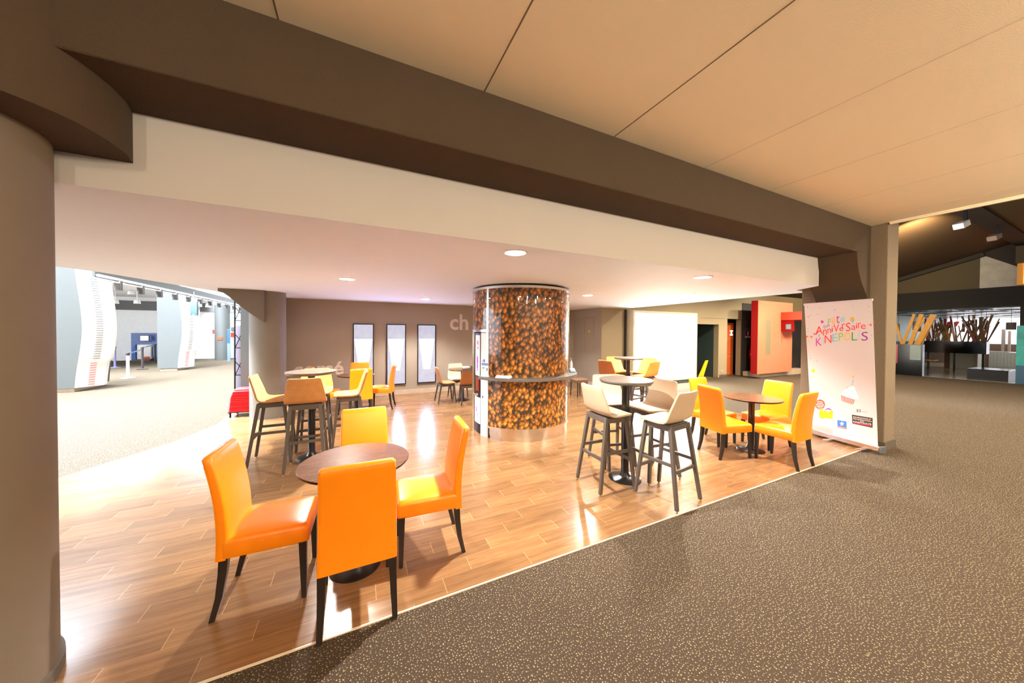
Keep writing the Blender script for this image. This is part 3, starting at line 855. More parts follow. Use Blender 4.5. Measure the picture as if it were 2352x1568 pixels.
mb = MB(); arc_slab(mb, CR - 0.01, 0.968, 0.918, 0.963, 201.5, 343, 90); mb.build("counter_ledge", GREYTOP, cc, sharp=40, bevel=0.004)
mb = MB(); arc_slab(mb, CR - 0.01, 1.005, 0.955, 1.000, 96, 156, 50); mb.build("counter_ledge", GREYTOP, cc, sharp=40, bevel=0.004)

vm = empty("vending_machine", (CCX, CCY, 0.003))
tag(vm, "tall drinks vending machine with white and magenta stickers, set into the coffee bean column", "vending machine")
mb = MB()
pts = [(0.785 * math.cos(A(d)), 0.785 * math.sin(A(d))) for d in [164 + (191.5 - 164) * k / 12 for k in range(13)]]
mb.prism(pts + [(-0.30, -0.15), (-0.30, 0.20)], (0, 0, 1.62), smooth=False); mb.build("body", BLACK, vm, sharp=30)
mb = MB(); arc_slab(mb, 0.55, 0.802, 0.0, 1.625, 191.8, 203.6, 10); mb.build("side_panel", WHITE, vm, sharp=40)
mb = MB(); arc_slab(mb, 0.786, 0.790, 0.93, 1.585, 173, 188, 10); mb.build("sticker", PAPERW, vm)
mb = MB(); arc_slab(mb, 0.786, 0.790, 0.16, 0.58, 170, 189, 10); mb.build("sticker", PAPERW, vm)
MAG = plain("magenta_print", (0.75, 0.02, 0.45), 0.5)
mb = MB()
for a0, a1, z0, z1 in ((178.2, 183.2, 1.19, 1.24), (178.6, 183.6, 1.14, 1.19), (179, 182.6, 1.10, 1.14), (178.6, 183, 1.05, 1.10), (179.4, 182.4, 1.01, 1.05), (180.2, 181.8, 0.99, 1.01), (180, 181, 1.44, 1.50), (181.8, 182.6, 1.43, 1.49), (183.2, 183.9, 1.42, 1.48), (180.6, 181.6, 1.37, 1.41), (182.4, 183.6, 1.35, 1.39)):
    arc_slab(mb, 0.790, 0.792, z0, z1, a0, a1, 4)
mb.build("magenta_cup_print", MAG, vm)
mb = MB(); arc_slab(mb, 0.790, 0.792, 0.33, 0.42, 177, 180, 3); arc_slab(mb, 0.790, 0.792, 0.28, 0.31, 181, 183, 3); mb.build("small_print", MAG, vm)
mb = MB(); arc_slab(mb, 0.786, 0.791, 0.68, 0.90, 176, 186, 6); mb.build("selection_window", plain("dark_red_display", (0.20, 0.02, 0.01), 0.2), vm)
mb = MB(); mb.lathe([(0.0, 0.60), (0.04, 0.605), (0.055, 0.64), (0.05, 0.645), (0.0, 0.615)], -0.79, 0.0, 20); mb.build("cup_tray", STEEL, vm)
mb = MB(); arc_slab(mb, 0.802, 0.805, 1.12, 1.21, 197, 199.4, 3); arc_slab(mb, 0.802, 0.805, 1.13, 1.20, 194.5, 195.3, 2); arc_slab(mb, 0.802, 0.808, 0.60, 0.635, 195, 197, 2); mb.build("lock_and_label", NAVY, vm)

# things on the ledges
z0 = 0.967
p = hit(1134, 861, 2, z0)
th = math.atan2(p.y - CCY, p.x - CCX)
ct = lambda a, r: (CCX + r * math.cos(a), CCY + r * math.sin(a))
x, y = ct(th, 0.90)
t = empty("menu_card_stand", (x, y, z0), th + PI / 2); tag(t, "small acrylic stand holding a blue and white leaflet, on the coffee counter ledge", "card stand")
mb = MB(); mb.box(-0.075, -0.03, 0, 0.075, 0.03, 0.006); mb.box(-0.075, -0.002, 0.006, 0.075, 0.002, 0.05); mb.build("holder", plain("clear_grey_acrylic", (0.55, 0.55, 0.56), 0.1), t)
mb = MB(); mb.box(-0.073, -0.0045, 0.03, 0.073, -0.0025, 0.215); lf = mb.build("leaflet", PAPERW, t)
mb = MB(); mb.mi = 0; mb.box(-0.07, -0.006, 0.165, 0.07, -0.0046, 0.205); mb.build("blue_print", LBLUE, lf)
mb = MB(); mb.box(-0.055, -0.006, 0.075, -0.02, -0.0046, 0.10); mb.build("yellow_print", YELLOW, lf)
mb = MB(); mb.box(0.03, -0.006, 0.085, 0.06, -0.0046, 0.135); mb.box(-0.05, -0.006, 0.115, -0.01, -0.0046, 0.14); mb.build("dark_print", HALLD, lf)

for px, lab, rz in ((1151, "white folded paper napkins beside the leaflet stand on the counter ledge", 0.2), (1169, "white paper napkin pile next to a first one, centre of the counter ledge", -0.15)):
    p = hit(px, 866, 2, z0); th = math.atan2(p.y - CCY, p.x - CCX); x, y = ct(th, 0.90)
    mb = MB(); mb.box(-0.055, -0.05, 0, 0.055, 0.05, 0.018, bev=0.004); mb.box(-0.05, -0.048, 0.018, 0.054, 0.046, 0.032, Matrix.Rotation(0.12, 4, "Z"), bev=0.004)
    o = mb.build("paper_napkins", PAPERW, loc=(x, y, z0)); o.rotation_euler = (0, 0, th + PI / 2 + rz); tag(o, lab, "napkins", "napkins on the coffee counter")
x, y = ct(A(153), 0.94)
mb = MB(); mb.box(-0.06, -0.05, 0, 0.06, 0.05, 0.035, bev=0.01)
o = mb.build("paper_napkins", PAPERW, loc=(x, y, 1.004)); tag(o, "white paper napkins on the ledge behind the vending machine, above the brown shell chair", "napkins", "napkins on the coffee counter")
x, y = ct(A(331), 0.895)
t = empty("wipes_packet", (x, y, z0), A(331 + 90)); tag(t, "pale blue and white packet of wipes at the end of the counter ledge", "packet")
mb = MB(); mb.box(-0.09, -0.045, 0, 0.09, 0.045, 0.045, bev=0.015); mb.build("packet_body", LBLUEP, t)
mb = MB(); mb.box(-0.03, -0.04, 0.0452, 0.085, 0.04, 0.052, bev=0.003); mb.build("label", PAPERW, t)
x, y = ct(A(339), 0.90)
t = empty("dispenser_bottle", (x, y, z0)); tag(t, "slim white pump bottle standing at the end of the coffee counter", "bottle")
mb = MB(); mb.lathe([(0.022, 0), (0.024, 0.01), (0.024, 0.14), (0.012, 0.16), (0.010, 0.175)], n=20); mb.build("bottle_body", WHITE, t, sharp=50)
mb = MB(); mb.lathe([(0.014, 0.175), (0.014, 0.19), (0.005, 0.192), (0.005, 0.22)], n=14); mb.tube([(0, 0, 0.218), (-0.02, -0.012, 0.224), (-0.035, -0.02, 0.214)], 0.005, 8); mb.build("pump", STEEL, t)
x, y = ct(A(346), 0.90)

# ------------------------------------------------------------------ back wall: lit panels, lettering
for i, (x0, x1, lab) in enumerate(((-0.115, 0.352, "narrow lit wall panel with a tumbler print, partly hidden by the orange chair backs"),
                                   (0.645, 1.118, "narrow lit wall panel with a tumbler print, the middle one of three"),
                                   (1.408, 1.892, "narrow lit wall panel with a tumbler print, beside the tan shell chair"))):
    t = empty("lit_picture", ((x0 + x1) / 2, 8.75, 0.27)); tag(t, lab, "lit panel", "tall lit panels on the back wall")
    hw = (x1 - x0) / 2; h = 1.55
    mb = MB()
    for q in ((-hw, 0, -hw + 0.022, h), (hw - 0.022, 0, hw, h), (-hw + 0.022, 0, hw - 0.022, 0.022), (-hw + 0.022, h - 0.022, hw - 0.022, h)):
        mb.box(q[0], -0.045, q[1], q[2], -0.001, q[3])
    mb.build("frame", BLACK, t)
    mb = MB(); mb.box(-hw + 0.022, -0.030, 0.022, hw - 0.022, -0.002, h - 0.022); mb.build("lit_screen", TUMBLER, t)

mb = MB(); add_text(mb, "ch", 0.60, plane_mtx((2.28, 8.742, 1.70), (1, 0, 0), (0, 0, 1)), 0.012)
tag(mb.build("wall_lettering", LETTER, recalc=False), "pale painted letters ch high on the taupe back wall beside the coffee column", "lettering")
mb = MB(); add_text(mb, "corsé", 0.455, plane_mtx((-1.33, 8.742, 0.60), (1, 0, 0), (0, 0, 1)), 0.011)
tag(mb.build("wall_lettering", LETTER, recalc=False), "pale painted word corsé low on the taupe wall behind the tan stools", "lettering")

t = empty("electrical_panel", (6.45, 8.15, 1.0)); tag(t, "flush painted cupboard door with a yellow warning triangle in the side wall", "panel door")
mb = MB(); mb.box(-0.012, -0.455, 0, -0.001, 0.455, 1.09)
mb.build("frame", TAUPE, t, bevel=0.003)
mb = MB(); mb.box(-0.022, -0.41, 0.045, -0.012, -0.003, 1.045); mb.box(-0.022, 0.003, 0.045, -0.012, 0.41, 1.045); mb.build("door_leaf", TAUPE, t, bevel=0.003)
mb = MB(); mb.prism([(-0.045, 0), (0.045, 0), (0, 0.085)], (-0.003, 0, 0), origin=(-0.022, -0.22, 0.64), ux=(0, -1, 0), uy=(0, 0, 1)); mb.build("warning_triangle", YELLOW, t)
mb = MB(); mb.lathe([(0.0, 0.14), (0.012, 0.145), (0.0, 0.152)], -0.024, -0.04, 10); mb.lathe([(0.0, 0.14), (0.012, 0.145), (0.0, 0.152)], -0.024, 0.04, 10); mb.build("latch", STEEL, t)

# ------------------------------------------------------------------ big white light box on the right wall
t = empty("light_box_screen", (8.92, 7.39, 0.09)); tag(t, "huge blank white light box standing against the olive wall", "light box")
mb = MB()
for q in ((-1.47, 0, -1.40, 2.22), (1.43, 0, 1.47, 2.22), (-1.40, 0, 1.43, 0.05), (-1.40, 2.15, 1.43, 2.22)):
    mb.box(q[0], -0.24, q[1], q[2], -0.002, q[3])
mb.build("frame", plain("pale_yellow_frame", (0.72, 0.66, 0.50), 0.5), t)
mb = MB(); mb.box(-1.40, -0.225, 0.05, 1.43, -0.10, 2.15); mb.build("lit_screen", LIGHTBOX, t)
mb = MB(); mb.box(-1.47, -0.20, -0.088, 1.47, -0.01, 0.0); mb.build("base", plain("teal_grey_base", (0.10, 0.16, 0.16), 0.5), t)
mb = MB(); mb.box(-1.60, -0.06, -0.088, -1.55, -0.005, 2.25); mb.build("side_post", DARK, t)

# ------------------------------------------------------------------ red cinema portal and what stands by it
t = empty("red_portal_wall", (14.07, 7.42, 0)); tag(t, "big floating red portal wall bearing the number 1", "portal wall")
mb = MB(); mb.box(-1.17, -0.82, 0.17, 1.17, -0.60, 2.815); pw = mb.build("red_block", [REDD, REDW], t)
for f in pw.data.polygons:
    f.material_index = 1 if f.normal.y < -0.9 else 0  # one red block: lit front and shaded sides put into two reds
mb = MB(); mb.box(-0.65, -0.68, 0, 2.9, -0.06, 0.172); mb.build("plinth", SKIRT, t)
mb = MB(); add_text(mb, "1", 1.86, plane_mtx((-0.66, -0.823, 0.86), (1, 0, 0), (0, 0, 1)) @ Matrix.Diagonal((1.75, 1, 1, 1))); mb.build("number", GOLDN, t, recalc=False)
t = empty("portal_canopy", (14.39, 6.60, 1.72)); tag(t, "orange-red canopy box with a small screen beside the number 1 wall", "canopy")
mb = MB(); mb.box(0, -0.64, 0.42, 2.2, -0.005, 0.715); mb.build("canopy_box", REDO, t)
mb = MB(); mb.box(0.03, -0.40, 0.0, 0.08, -0.005, 0.42); mb.build("hanging_box", REDD, t)
mb = MB(); mb.box(0.022, -0.32, 0.07, 0.03, -0.15, 0.27); mb.build("screen_frame", HALLD, t)
mb = MB(); mb.box(0.018, -0.30, 0.09, 0.022, -0.17, 0.25); mb.build("screen", emis("lit_grey_screen", (0.5, 0.75, 0.72), 0.22), t)
mb = MB(); mb.box(15.26, 6.9, 0, 15.9, 7.40, 2.42); struct(mb.build("trim_doorway", plain("dark_red_jamb", (0.16, 0.006, 0.006), 0.6)))
mb = MB(); mb.box(15.9, 7.2, 0.0, 17.9, 7.38, 2.42); d = struct(mb.build("door_1", DARK))
mb = MB(); mb.tube([(16.2, 7.17, 0.9), (16.2, 7.15, 0.95), (16.2, 7.15, 1.5), (16.2, 7.17, 1.55)], 0.012, 8); mb.build("door_handle", STEEL, d)

mb = MB(); mb.box(13.36, 7.385, 0, 15.2, 7.415, 2.80); struct(mb.build("wall_dark_block", DARKG))
def wallpt(px, py, y=7.385): return hit(px, py, 1, y)
a, b2 = wallpt(1711, 752), wallpt(1723, 775)
t = empty("fire_notice", ((a.x + b2.x) / 2, 7.388, b2.z)); tag(t, "small red and white safety sign on the charcoal wall beside the red portal", "sign")
mb = MB(); mb.box(-0.17, -0.012, 0, 0.17, -0.001, 0.38); mb.build("plate", NAVY, t)
mb = MB(); mb.box(-0.14, -0.016, 0.08, 0.14, -0.012, 0.27); mb.build("red_field", REDD, t)
mb = MB(); mb.box(-0.17, -0.016, 0.0, 0.17, -0.012, 0.05); mb.prism([(-0.04, 0.10), (0.03, 0.10), (0.05, 0.2), (0.0, 0.25)], (0, -0.004, 0), origin=(0, -0.016, 0), ux=(1, 0, 0), uy=(0, 0, 1)); mb.build("white_mark", PAPERW, t)
a = wallpt(1718, 822)
t = empty("fire_extinguisher", (a.x, 7.272, a.z)); tag(t, "red fire extinguisher hung on the charcoal wall beside the red portal", "fire extinguisher")
mb = MB(); mb.lathe([(0.07, 0), (0.085, 0.02), (0.085, 0.30), (0.06, 0.36), (0.025, 0.385), (0.02, 0.41)], n=24); mb.build("cylinder", REDD, t)
mb = MB(); mb.box(-0.03, -0.02, 0.41, 0.03, 0.02, 0.45); mb.bar((-0.06, 0, 0.47), (0.04, 0, 0.44), 0.02, 0.015); mb.build("valve", BLACK, t)
mb = MB(); mb.tube([(0.03, 0, 0.43), (0.10, -0.01, 0.36), (0.105, -0.01, 0.2), (0.09, -0.01, 0.08)], 0.01, 8); mb.build("hose", RUBBER, t)
mb = MB(); mb.lathe([(0.0865, 0.10), (0.0865, 0.22)], n=24, a0=R(190), a1=R(350)); mb.build("label", PAPERW, t)
mb = MB(); mb.box(-0.03, 0.075, 0.2, 0.03, 0.108, 0.3); mb.build("bracket", BLACK, t)

a, b2 = hit(1667, 741, 1, 7.75), hit(1683, 864, 1, 7.75)
t = empty("orange_info_panel", (a.x, 7.75, 0)); tag(t, "tall orange panel with a lit white letter I in the passage", "panel")
w = b2.x - a.x
mb = MB(); mb.box(0, 0, 0, w, 0.05, a.z); mb.build("panel", ORPAN, t, bevel=0.003)
mb = MB(); 
for z in (0.72, 1.42): mb.box(0, -0.004, z, w, 0, z + 0.012)
mb.build("joint_strip", SKIRT, t)
pI = hit(1676.5, 770, 1, 7.75); mb = MB(); mb.box(pI.x - a.x, -0.01, pI.z, pI.x - a.x + 0.17, 0, pI.z + 0.035); mb.box(pI.x - a.x, -0.01, pI.z + 0.16, pI.x - a.x + 0.17, 0, pI.z + 0.195); mb.box(pI.x - a.x + 0.055, -0.01, pI.z + 0.03, pI.x - a.x + 0.115, 0, pI.z + 0.17)
mb.build("letter_i", IGLOW, t)
a, b2 = hit(1684.5, 856, 1, 8.2), hit(1702, 836, 1, 8.2)
mb = MB(); mb.box(a.x, 8.16, max(a.z, 0.02), b2.x, 8.2, b2.z); tag(mb.build("vent_panel", plain("olive_cream_panel", (0.30, 0.27, 0.16), 0.6)), "pale square panel low in the dark passage beside the orange panel", "panel")  # cream vent panel low in the passage
a = wallpt(1657.5, 857, 7.4)
t = empty("wall_socket", (a.x, 7.40, a.z)); tag(t, "small wall socket near the floor between the recess and the orange panel", "socket")
mb = MB(); mb.box(-0.06, -0.012, 0, 0.06, -0.001, 0.12, bev=0.003); mb.build("plate", SKIRT, t)
mb = MB(); mb.box(-0.035, -0.016, 0.07, -0.005, -0.012, 0.10); mb.box(0.0, -0.016, 0.02, 0.03, -0.012, 0.05); mb.build("outlet", BLACK, t)
t = empty("wet_floor_sign", (11.55, 7.66, 0)); tag(t, "yellow caution floor board leaning in the dark teal recess", "floor sign")
mb = MB(); mb.prism([(-0.19, 0.02), (0.10, 0.02), (0.37, 0.62), (0.22, 0.62)], (0, 0.03, 0), origin=(-0.10, 0.02, 0), ux=(1, 0, 0), uy=(0, 0, 1)); mb.build("board", YELLOW, t, bevel=0.004)
mb = MB(); mb.bar((0.19, 0.06, 0.60), (0.12, 0.24, 0.0), 0.02, 0.03); mb.bar((-0.25, 0.04, 0.03), (-0.27, 0.04, 0.0), 0.03, 0.02); mb.build("support_leg", YELLOW, t)

# ------------------------------------------------------------------ roll-up banner
BL, BR = Vector((6.610, 2.575, 0)), Vector((6.432, 1.790, 0))
bu = (BR - BL).normalized(); bn = Vector((bu.y, -bu.x, 0))      # bn points to the cafe
if bn.x > 0: bn = -bn
bup = Vector((0, 0, 1)) + bn * 0.060 - bu * 0.030            # the sheet leans a little
bpn = bu.cross(bup).normalized()
if bpn.x > 0: bpn = -bpn
t = empty("roll_up_banner", (0, 0, 0.003)); tag(t, "tall white roll-up banner with a children's birthday party print, beside the dark pillar", "banner")
bw = (BR - BL).length
mb = MB(); mb.prism([(0, 0.10), (bw, 0.10), (bw + 0.035, 2.10), (0.002, 2.10)], bpn * -0.0015, origin=BL, ux=bu, uy=bup); mb.build("banner_sheet", VINYL, t)
mb = MB(); mb.prism([(-0.005, 0.028), (bw + 0.02, 0.028), (bw + 0.02, 0.105), (-0.005, 0.105)], bn * -0.075, origin=BL + bn * 0.02, ux=bu, uy=(0, 0, 1)); mb.build("cassette", STEEL, t, bevel=0.012)
mb = MB(); mb.prism([(bw + 0.02, 0.02), (bw + 0.045, 0.02), (bw + 0.045, 0.112), (bw + 0.02, 0.112)], bn * -0.085, origin=BL + bn * 0.025, ux=bu, uy=(0, 0, 1)); mb.build("end_cap", plain("grey_end_cap", (0.10, 0.11, 0.12), 0.4), t, bevel=0.006)
for s in (0.26, 0.66):
    mb = MB(); mb.prism([(s - 0.03, 0), (s + 0.03, 0), (s + 0.03, 0.028), (s - 0.03, 0.028)], bn * -0.24, origin=BL + bn * 0.12, ux=bu, uy=(0, 0, 1)); mb.build("foot", STEEL, t, bevel=0.003)
mb = MB(); mb.prism([(-0.003, 2.095), (bw + 0.040, 2.095), (bw + 0.040, 2.125), (-0.003, 2.125)], bpn * -0.014, origin=BL + bpn * 0.007, ux=bu, uy=bup); mb.build("top_rail", plain("lilac_aluminium", (0.66, 0.62, 0.70), 0.35), t)
mb = MB(); mb.tube([BL + bu * (bw / 2) - bn * 0.03 + bup * z for z in (0.1, 1.0, 2.13)], 0.009, 8); mb.build("support_pole", BLACK, t)

PAL = {k: plain("print_" + k, c, 0.5, var=0) for k, c in dict(green=(0.30, 0.60, 0.08), orange=(0.95, 0.45, 0.06), magenta=(0.62, 0.03, 0.50), sky=(0.22, 0.60, 0.72), violet=(0.20, 0.08, 0.55), red=(0.85, 0.04, 0.08),
       coral=(0.90, 0.12, 0.05), teal=(0.10, 0.45, 0.35), amber=(0.95, 0.55, 0.02), dkgreen=(0.04, 0.38, 0.15), purple=(0.33, 0.03, 0.38), black=(0.05, 0.03, 0.02), blue=(0.05, 0.20, 0.60), white=(0.95, 0.95, 0.95), grey=(0.45, 0.42, 0.42), pink=(0.90, 0.45, 0.50), yellow=(0.90, 0.68, 0.02)).items()}
PK = list(PAL)


def bpt(px, py, lift=0.0012):
    d = RT * ((px - CXP) / F_PX) + DN * ((py - CYP) / F_PX) + FW
    o = Vector((0, 0, EYE - 0.003)); p0 = BL + bpn * lift
    return o + d * ((p0 - o).dot(bpn) / d.dot(bpn))


class Art:
    def __init__(s): s.mb = MB()
    def poly(s, pts, col, lift=0.0012, sc=None):
        if sc: pts = [(sc[0] + x / sc[2], sc[1] + y / sc[2]) for x, y in pts]
        s.mb.mi = PK.index(col); s.mb.face([bpt(x, y, lift) for x, y in pts])
    def disc(s, x, y, r, col, lift=0.0012, sy=1.0, n=12):
        s.poly([(x + r * math.cos(2 * PI * k / n), y + r * sy * math.sin(2 * PI * k / n)) for k in range(n)], col, lift)
    def glyph(s, ch, x0, y0, x1, y1, col, skew=0.0, lift=0.0014):
        """a character fitted to its measured box; skew lifts its far end"""
        V, F, w = text_polys(ch, 1.0); ya, yb = min(v.y for v in V), max(v.y for v in V)
        s.mb.mi = PK.index(col)
        vs = [s.mb.bm.verts.new(bpt(x0 + (x1 - x0) * v.x / w, y1 + (y0 - y1) * (v.y - ya) / (yb - ya) - skew * v.x / w, lift)) for v in V]
        for f in F:
            try: fc = s.mb.bm.faces.new([vs[i] for i in f]); fc.material_index = s.mb.mi
            except ValueError: pass
    def build(s, name): return s.mb.build(name, [PAL[k] for k in PK], t, recalc=False, sharp=0)


Q = lambda x, y: (1840 + x / 7.467, 680 + y / 7.467)
art = Art()
for ch, x0, y0, x1, y1, col in (("F", 460, 392, 515, 488, "green"), ("ê", 528, 360, 590, 482, "orange"), ("t", 600, 335, 660, 468, "magenta"), ("e", 674, 365, 748, 445, "sky"),
                                ("t", 382, 500, 412, 560, "violet"), ("o", 412, 510, 444, 545, "violet"), ("n", 450, 490, 486, 535, "violet"),
                                ("A", 245, 520, 372, 655, "red"), ("n", 378, 575, 440, 672, "red"), ("n", 452, 560, 512, 640, "red"), ("i", 522, 520, 545, 618, "red"), ("V", 556, 488, 650, 618, "red"),
                                ("e", 656, 535, 728, 603, "red"), ("r", 700, 475, 750, 560, "red"), ("S", 768, 460, 846, 605, "red"), ("à", 290, 655, 330, 700, "teal"),
                                ("K", 255, 718, 352, 855, "magenta"), ("N", 405, 672, 520, 808, "red"), ("E", 535, 648, 628, 782, "sky"), ("P", 645, 632, 722, 766, "green"), ("O", 735, 625, 848, 765, "amber")):
    a_, b_ = Q(x0, y0), Q(x1, y1); art.glyph(ch, a_[0], a_[1], b_[0], b_[1], col, skew=1.2)
Q2 = lambda x, y: (1930 + x / 7.467, 680 + y / 7.467)
for ch, x0, y0, x1, y1, col in (("a", 190, 505, 262, 582, "red"), ("i", 268, 465, 292, 555, "red"), ("r", 305, 460, 352, 550, "red"), ("e", 352, 488, 435, 566, "red"),
                                ("L", 195, 620, 292, 762, "dkgreen"), ("S", 362, 615, 475, 765, "purple")):
    a_, b_ = Q2(x0, y0), Q2(x1, y1); art.glyph(ch, a_[0], a_[1], b_[0], b_[1], col, skew=1.0)
# candle-shaped letters i
for q, xa, ya, yb in ((Q, 375, 700, 835), (Q2, 318, 610, 745)):
    for k in range(4):
        u0 = ya + (yb - ya) * (k / 4 + 0.02); u1 = ya + (yb - ya) * (k / 4 + 0.16)
        art.poly([q(xa - 8, u1), q(xa + 14, u0), q(xa + 14, u0 + 12), q(xa - 8, u1 + 12)], "sky")
    art.poly([q(xa - 10, ya - 18), q(xa + 2, ya - 40), q(xa + 14, ya - 18), q(xa + 2, ya - 8)], "amber")
art.build("lettering_print")
art = Art()
# little cupcake and hut emblems, curl of the big A
art.poly([Q(338, 435), Q(350, 408), Q(368, 420), Q(388, 432), Q(384, 455), Q(344, 458)], "magenta"); art.poly([Q(350, 458), Q(384, 456), Q(378, 470), Q(356, 470)], "sky")
for (x, y) in (Q2(205, 400),): art.disc(x, y, 5.2, "orange", sy=1.15)
art.poly([Q2(196, 400), Q2(225, 400), Q2(228, 450), Q2(196, 450)], "sky", 0.0015)
art.poly([Q(210, 632), Q(222, 628), Q(238, 650), Q(262, 640), Q(300, 590), Q(310, 600), Q(268, 655), Q(236, 664), Q(216, 652)], "red")
random.seed(11)
cols = ["red", "orange", "sky", "green", "violet", "grey", "pink", "yellow", "magenta", "black"]
conf = [(113, 189, "black"), (330, 200, "red"), (460, 170, "grey"), (580, 236, "black"), (655, 196, "yellow"), (722, 160, "amber"), (772, 220, "orange"), (882, 160, "red"), (190, 236, "grey"), (283, 243, "yellow"), (365, 296, "pink"), (282, 310, "violet"), (151, 331, "violet"), (122, 357, "black"), (463, 316, "grey"), (632, 296, "yellow"),
        (118, 550, "teal"), (114, 608, "teal"), (124, 770, "teal"), (108, 272, "pink"), (135, 430, "yellow"), (132, 476, "green"), (175, 208, "sky")]
for x, y, c in conf:
    a_ = Q(x, y); art.disc(a_[0], a_[1], 0.95, c, n=6)
for x, y, c in ((275, 97, "yellow"), (370, 132, "grey"), (552, 97, "red"), (487, 186, "red"), (498, 268, "orange"), (475, 135, "orange"), (225, 205, "grey"), (545, 290, "sky"), (512, 385, "yellow"), (563, 398, "grey"), (535, 673, "red"), (583, 806, "violet")):
    a_ = Q2(x, y); art.disc(a_[0], a_[1], 1.0, c, n=6)
for x, y, c in ((1862, 823, "red"), (1877, 829, "violet"), (1861, 816, "grey"), (1993, 863, "yellow"), (1998, 870, "yellow"), (1864, 866, "green"), (1888, 815, "pink")):
    art.disc(x, y, 1.0, c, n=6)
# bunting
for pts in (((75, 680), (120, 684), (95, 716)), ((155, 684), (200, 692), (172, 722))): art.poly([Q(*p) for p in pts], "coral")
art.poly([Q(75, 676), Q(215, 690), Q(215, 694), Q(75, 681)], "coral")
for pts in (((500, 492), (530, 474), (540, 518)), ((560, 448), (590, 440), (590, 462))): art.poly([Q2(*p) for p in pts], "red")
art.poly([Q2(468, 502), Q2(590, 438), Q2(590, 443), Q2(468, 507)], "coral")
art.disc(1868, 851, 4.2, "yellow")
art.build("confetti_and_bunting_print")
art = Art()
W = lambda x, y: (1850 + x / 4.478, 850 + y / 4.478)
# cupcake: candle, icing outline, striped case
for k in range(3): art.poly([W(468 + k * 6, 150 - k * 22), W(488 + k * 4, 136 - k * 22), W(490 + k * 4, 146 - k * 22), W(470 + k * 6, 160 - k * 22)], "sky")
art.poly([W(480, 74), W(488, 46), W(498, 70), W(490, 82)], "amber")
icing = [(372, 250), (385, 215), (420, 190), (455, 175), (480, 158), (505, 175), (520, 210), (530, 240), (552, 285), (530, 302), (450, 285), (400, 268)]
art.poly([W(*p) for p in icing], "white", 0.0011)
for x, y, c in ((430, 178, "violet"), (480, 218, "grey"), (498, 244, "grey"), (398, 226, "magenta"), (515, 200, "pink"), (420, 228, "green"), (455, 205, "pink")):
    a_ = W(x, y); art.disc(a_[0], a_[1], 0.9, c, n=6)
for k in range(9):
    x0 = 366 + k * 16.5; x1 = 376 + k * 13.0; ya = 256 + k * 5.5; yb = 318 + k * 4.2
    art.poly([W(x0, ya), W(x0 + 8, ya + 2), W(x1 + 6, yb + 2), W(x1, yb)], "coral")
art.build("cupcake_print"); art = Art()
a_ = W(150, 352); art.disc(a_[0], a_[1], 11.5, "coral", sy=1.0, n=24)
for k, (w_, y) in enumerate(((26, 322), (32, 338), (42, 354), (34, 370), (20, 386))):
    art.poly([W(150 - w_, y - 3), W(150 + w_, y + 1), W(150 + w_, y + 7), W(150 - w_, y + 3)], "white", 0.0016)
art.build("badge_print"); art = Art()
art.poly([W(142, 420), W(282, 430), W(280, 500), W(205, 492), W(140, 478)], "yellow")
random.seed(5)
for k in range(26):
    a_ = W(random.uniform(150, 275), random.uniform(410, 490)); art.disc(a_[0], a_[1], random.uniform(1.6, 3.2), random.choice(["amber", "yellow", "yellow", "orange"]), 0.0014 + k * 2e-5, n=8)
art.poly([W(205, 400), W(240, 388), W(265, 402), W(264, 412), W(238, 400), W(208, 408)], "magenta", 0.0024)
art.build("popcorn_print"); art = Art()
for ch, x0, x1 in (("1", 528, 536), ("0", 546, 570)): a_, b_ = W(x0, 398), W(x1, 428); art.glyph(ch, a_[0], a_[1], b_[0], b_[1] + 0.6, "black", skew=-0.8)
a_, b_ = W(576, 418), W(636, 438); art.glyph(",95€", a_[0], a_[1], b_[0], b_[1], "grey", skew=-1.0)
art.build("price_print"); art = Art()
art.poly([W(478, 456), W(691, 492), W(690, 592), W(482, 548)], "black", 0.0013)
for s_, x0, y0, x1, y1, c in (("INFORMATIONS ET", 490, 473, 676, 486, "white"), ("PRÉ-RÉSERVATION", 490, 490, 680, 504, "white"), ("SUR", 565, 519.5, 603, 527.5, "white"), ("KINEPOLIS.FR", 492, 520, 680, 535, "white")):
    a_, b_ = W(x0, y0), W(x1, y1); art.glyph(s_, a_[0], a_[1], b_[0], b_[1], c, skew=-(x1 - x0) * 0.155 / 4.478, lift=0.0018)
art.poly([W(492, 536), W(680, 568), W(680, 577), W(492, 545)], "red", 0.0017)
art.build("info_box_print"); art = Art()
art.poly([W(328, 511), W(422, 526), W(423, 593), W(329, 575)], "blue", 0.0013); art.poly([W(330, 573), W(423, 592), W(424, 608), W(330, 590)], "coral", 0.0014)
st5 = [(375 + (26 if k % 2 == 0 else 10.5) * math.sin(PI * k / 5), 550 - (27 if k % 2 == 0 else 11) * math.cos(PI * k / 5)) for k in range(10)]
for k in range(10): art.poly([W(375, 550), W(*st5[k]), W(*st5[(k + 1) % 10])], "white", 0.0019)
a_, b_ = W(336, 578), W(418, 588); art.glyph("KINEPOLIS", a_[0], a_[1], b_[0], b_[1], "white", skew=-3.4, lift=0.0019)
art.build("emblem_print")
for x, y in ((328, 650), (362, 658), (398, 666), (434, 675)):
    art = Art(); art.poly([W(x - 9, y - 10), W(x + 9, y - 7), W(x + 9, y + 10), W(x - 9, y + 7)], "grey", 0.0013); art.poly([W(x - 5, y - 6), W(x + 5, y - 4), W(x + 5, y + 6), W(x - 5, y + 4)], "white", 0.0017); art.build("icon_print")
art = Art(); art.poly([W(110, 630), W(235, 655), W(235, 657.5), W(110, 632.5)], "grey", 0.0013)
art.build("small_text_print")

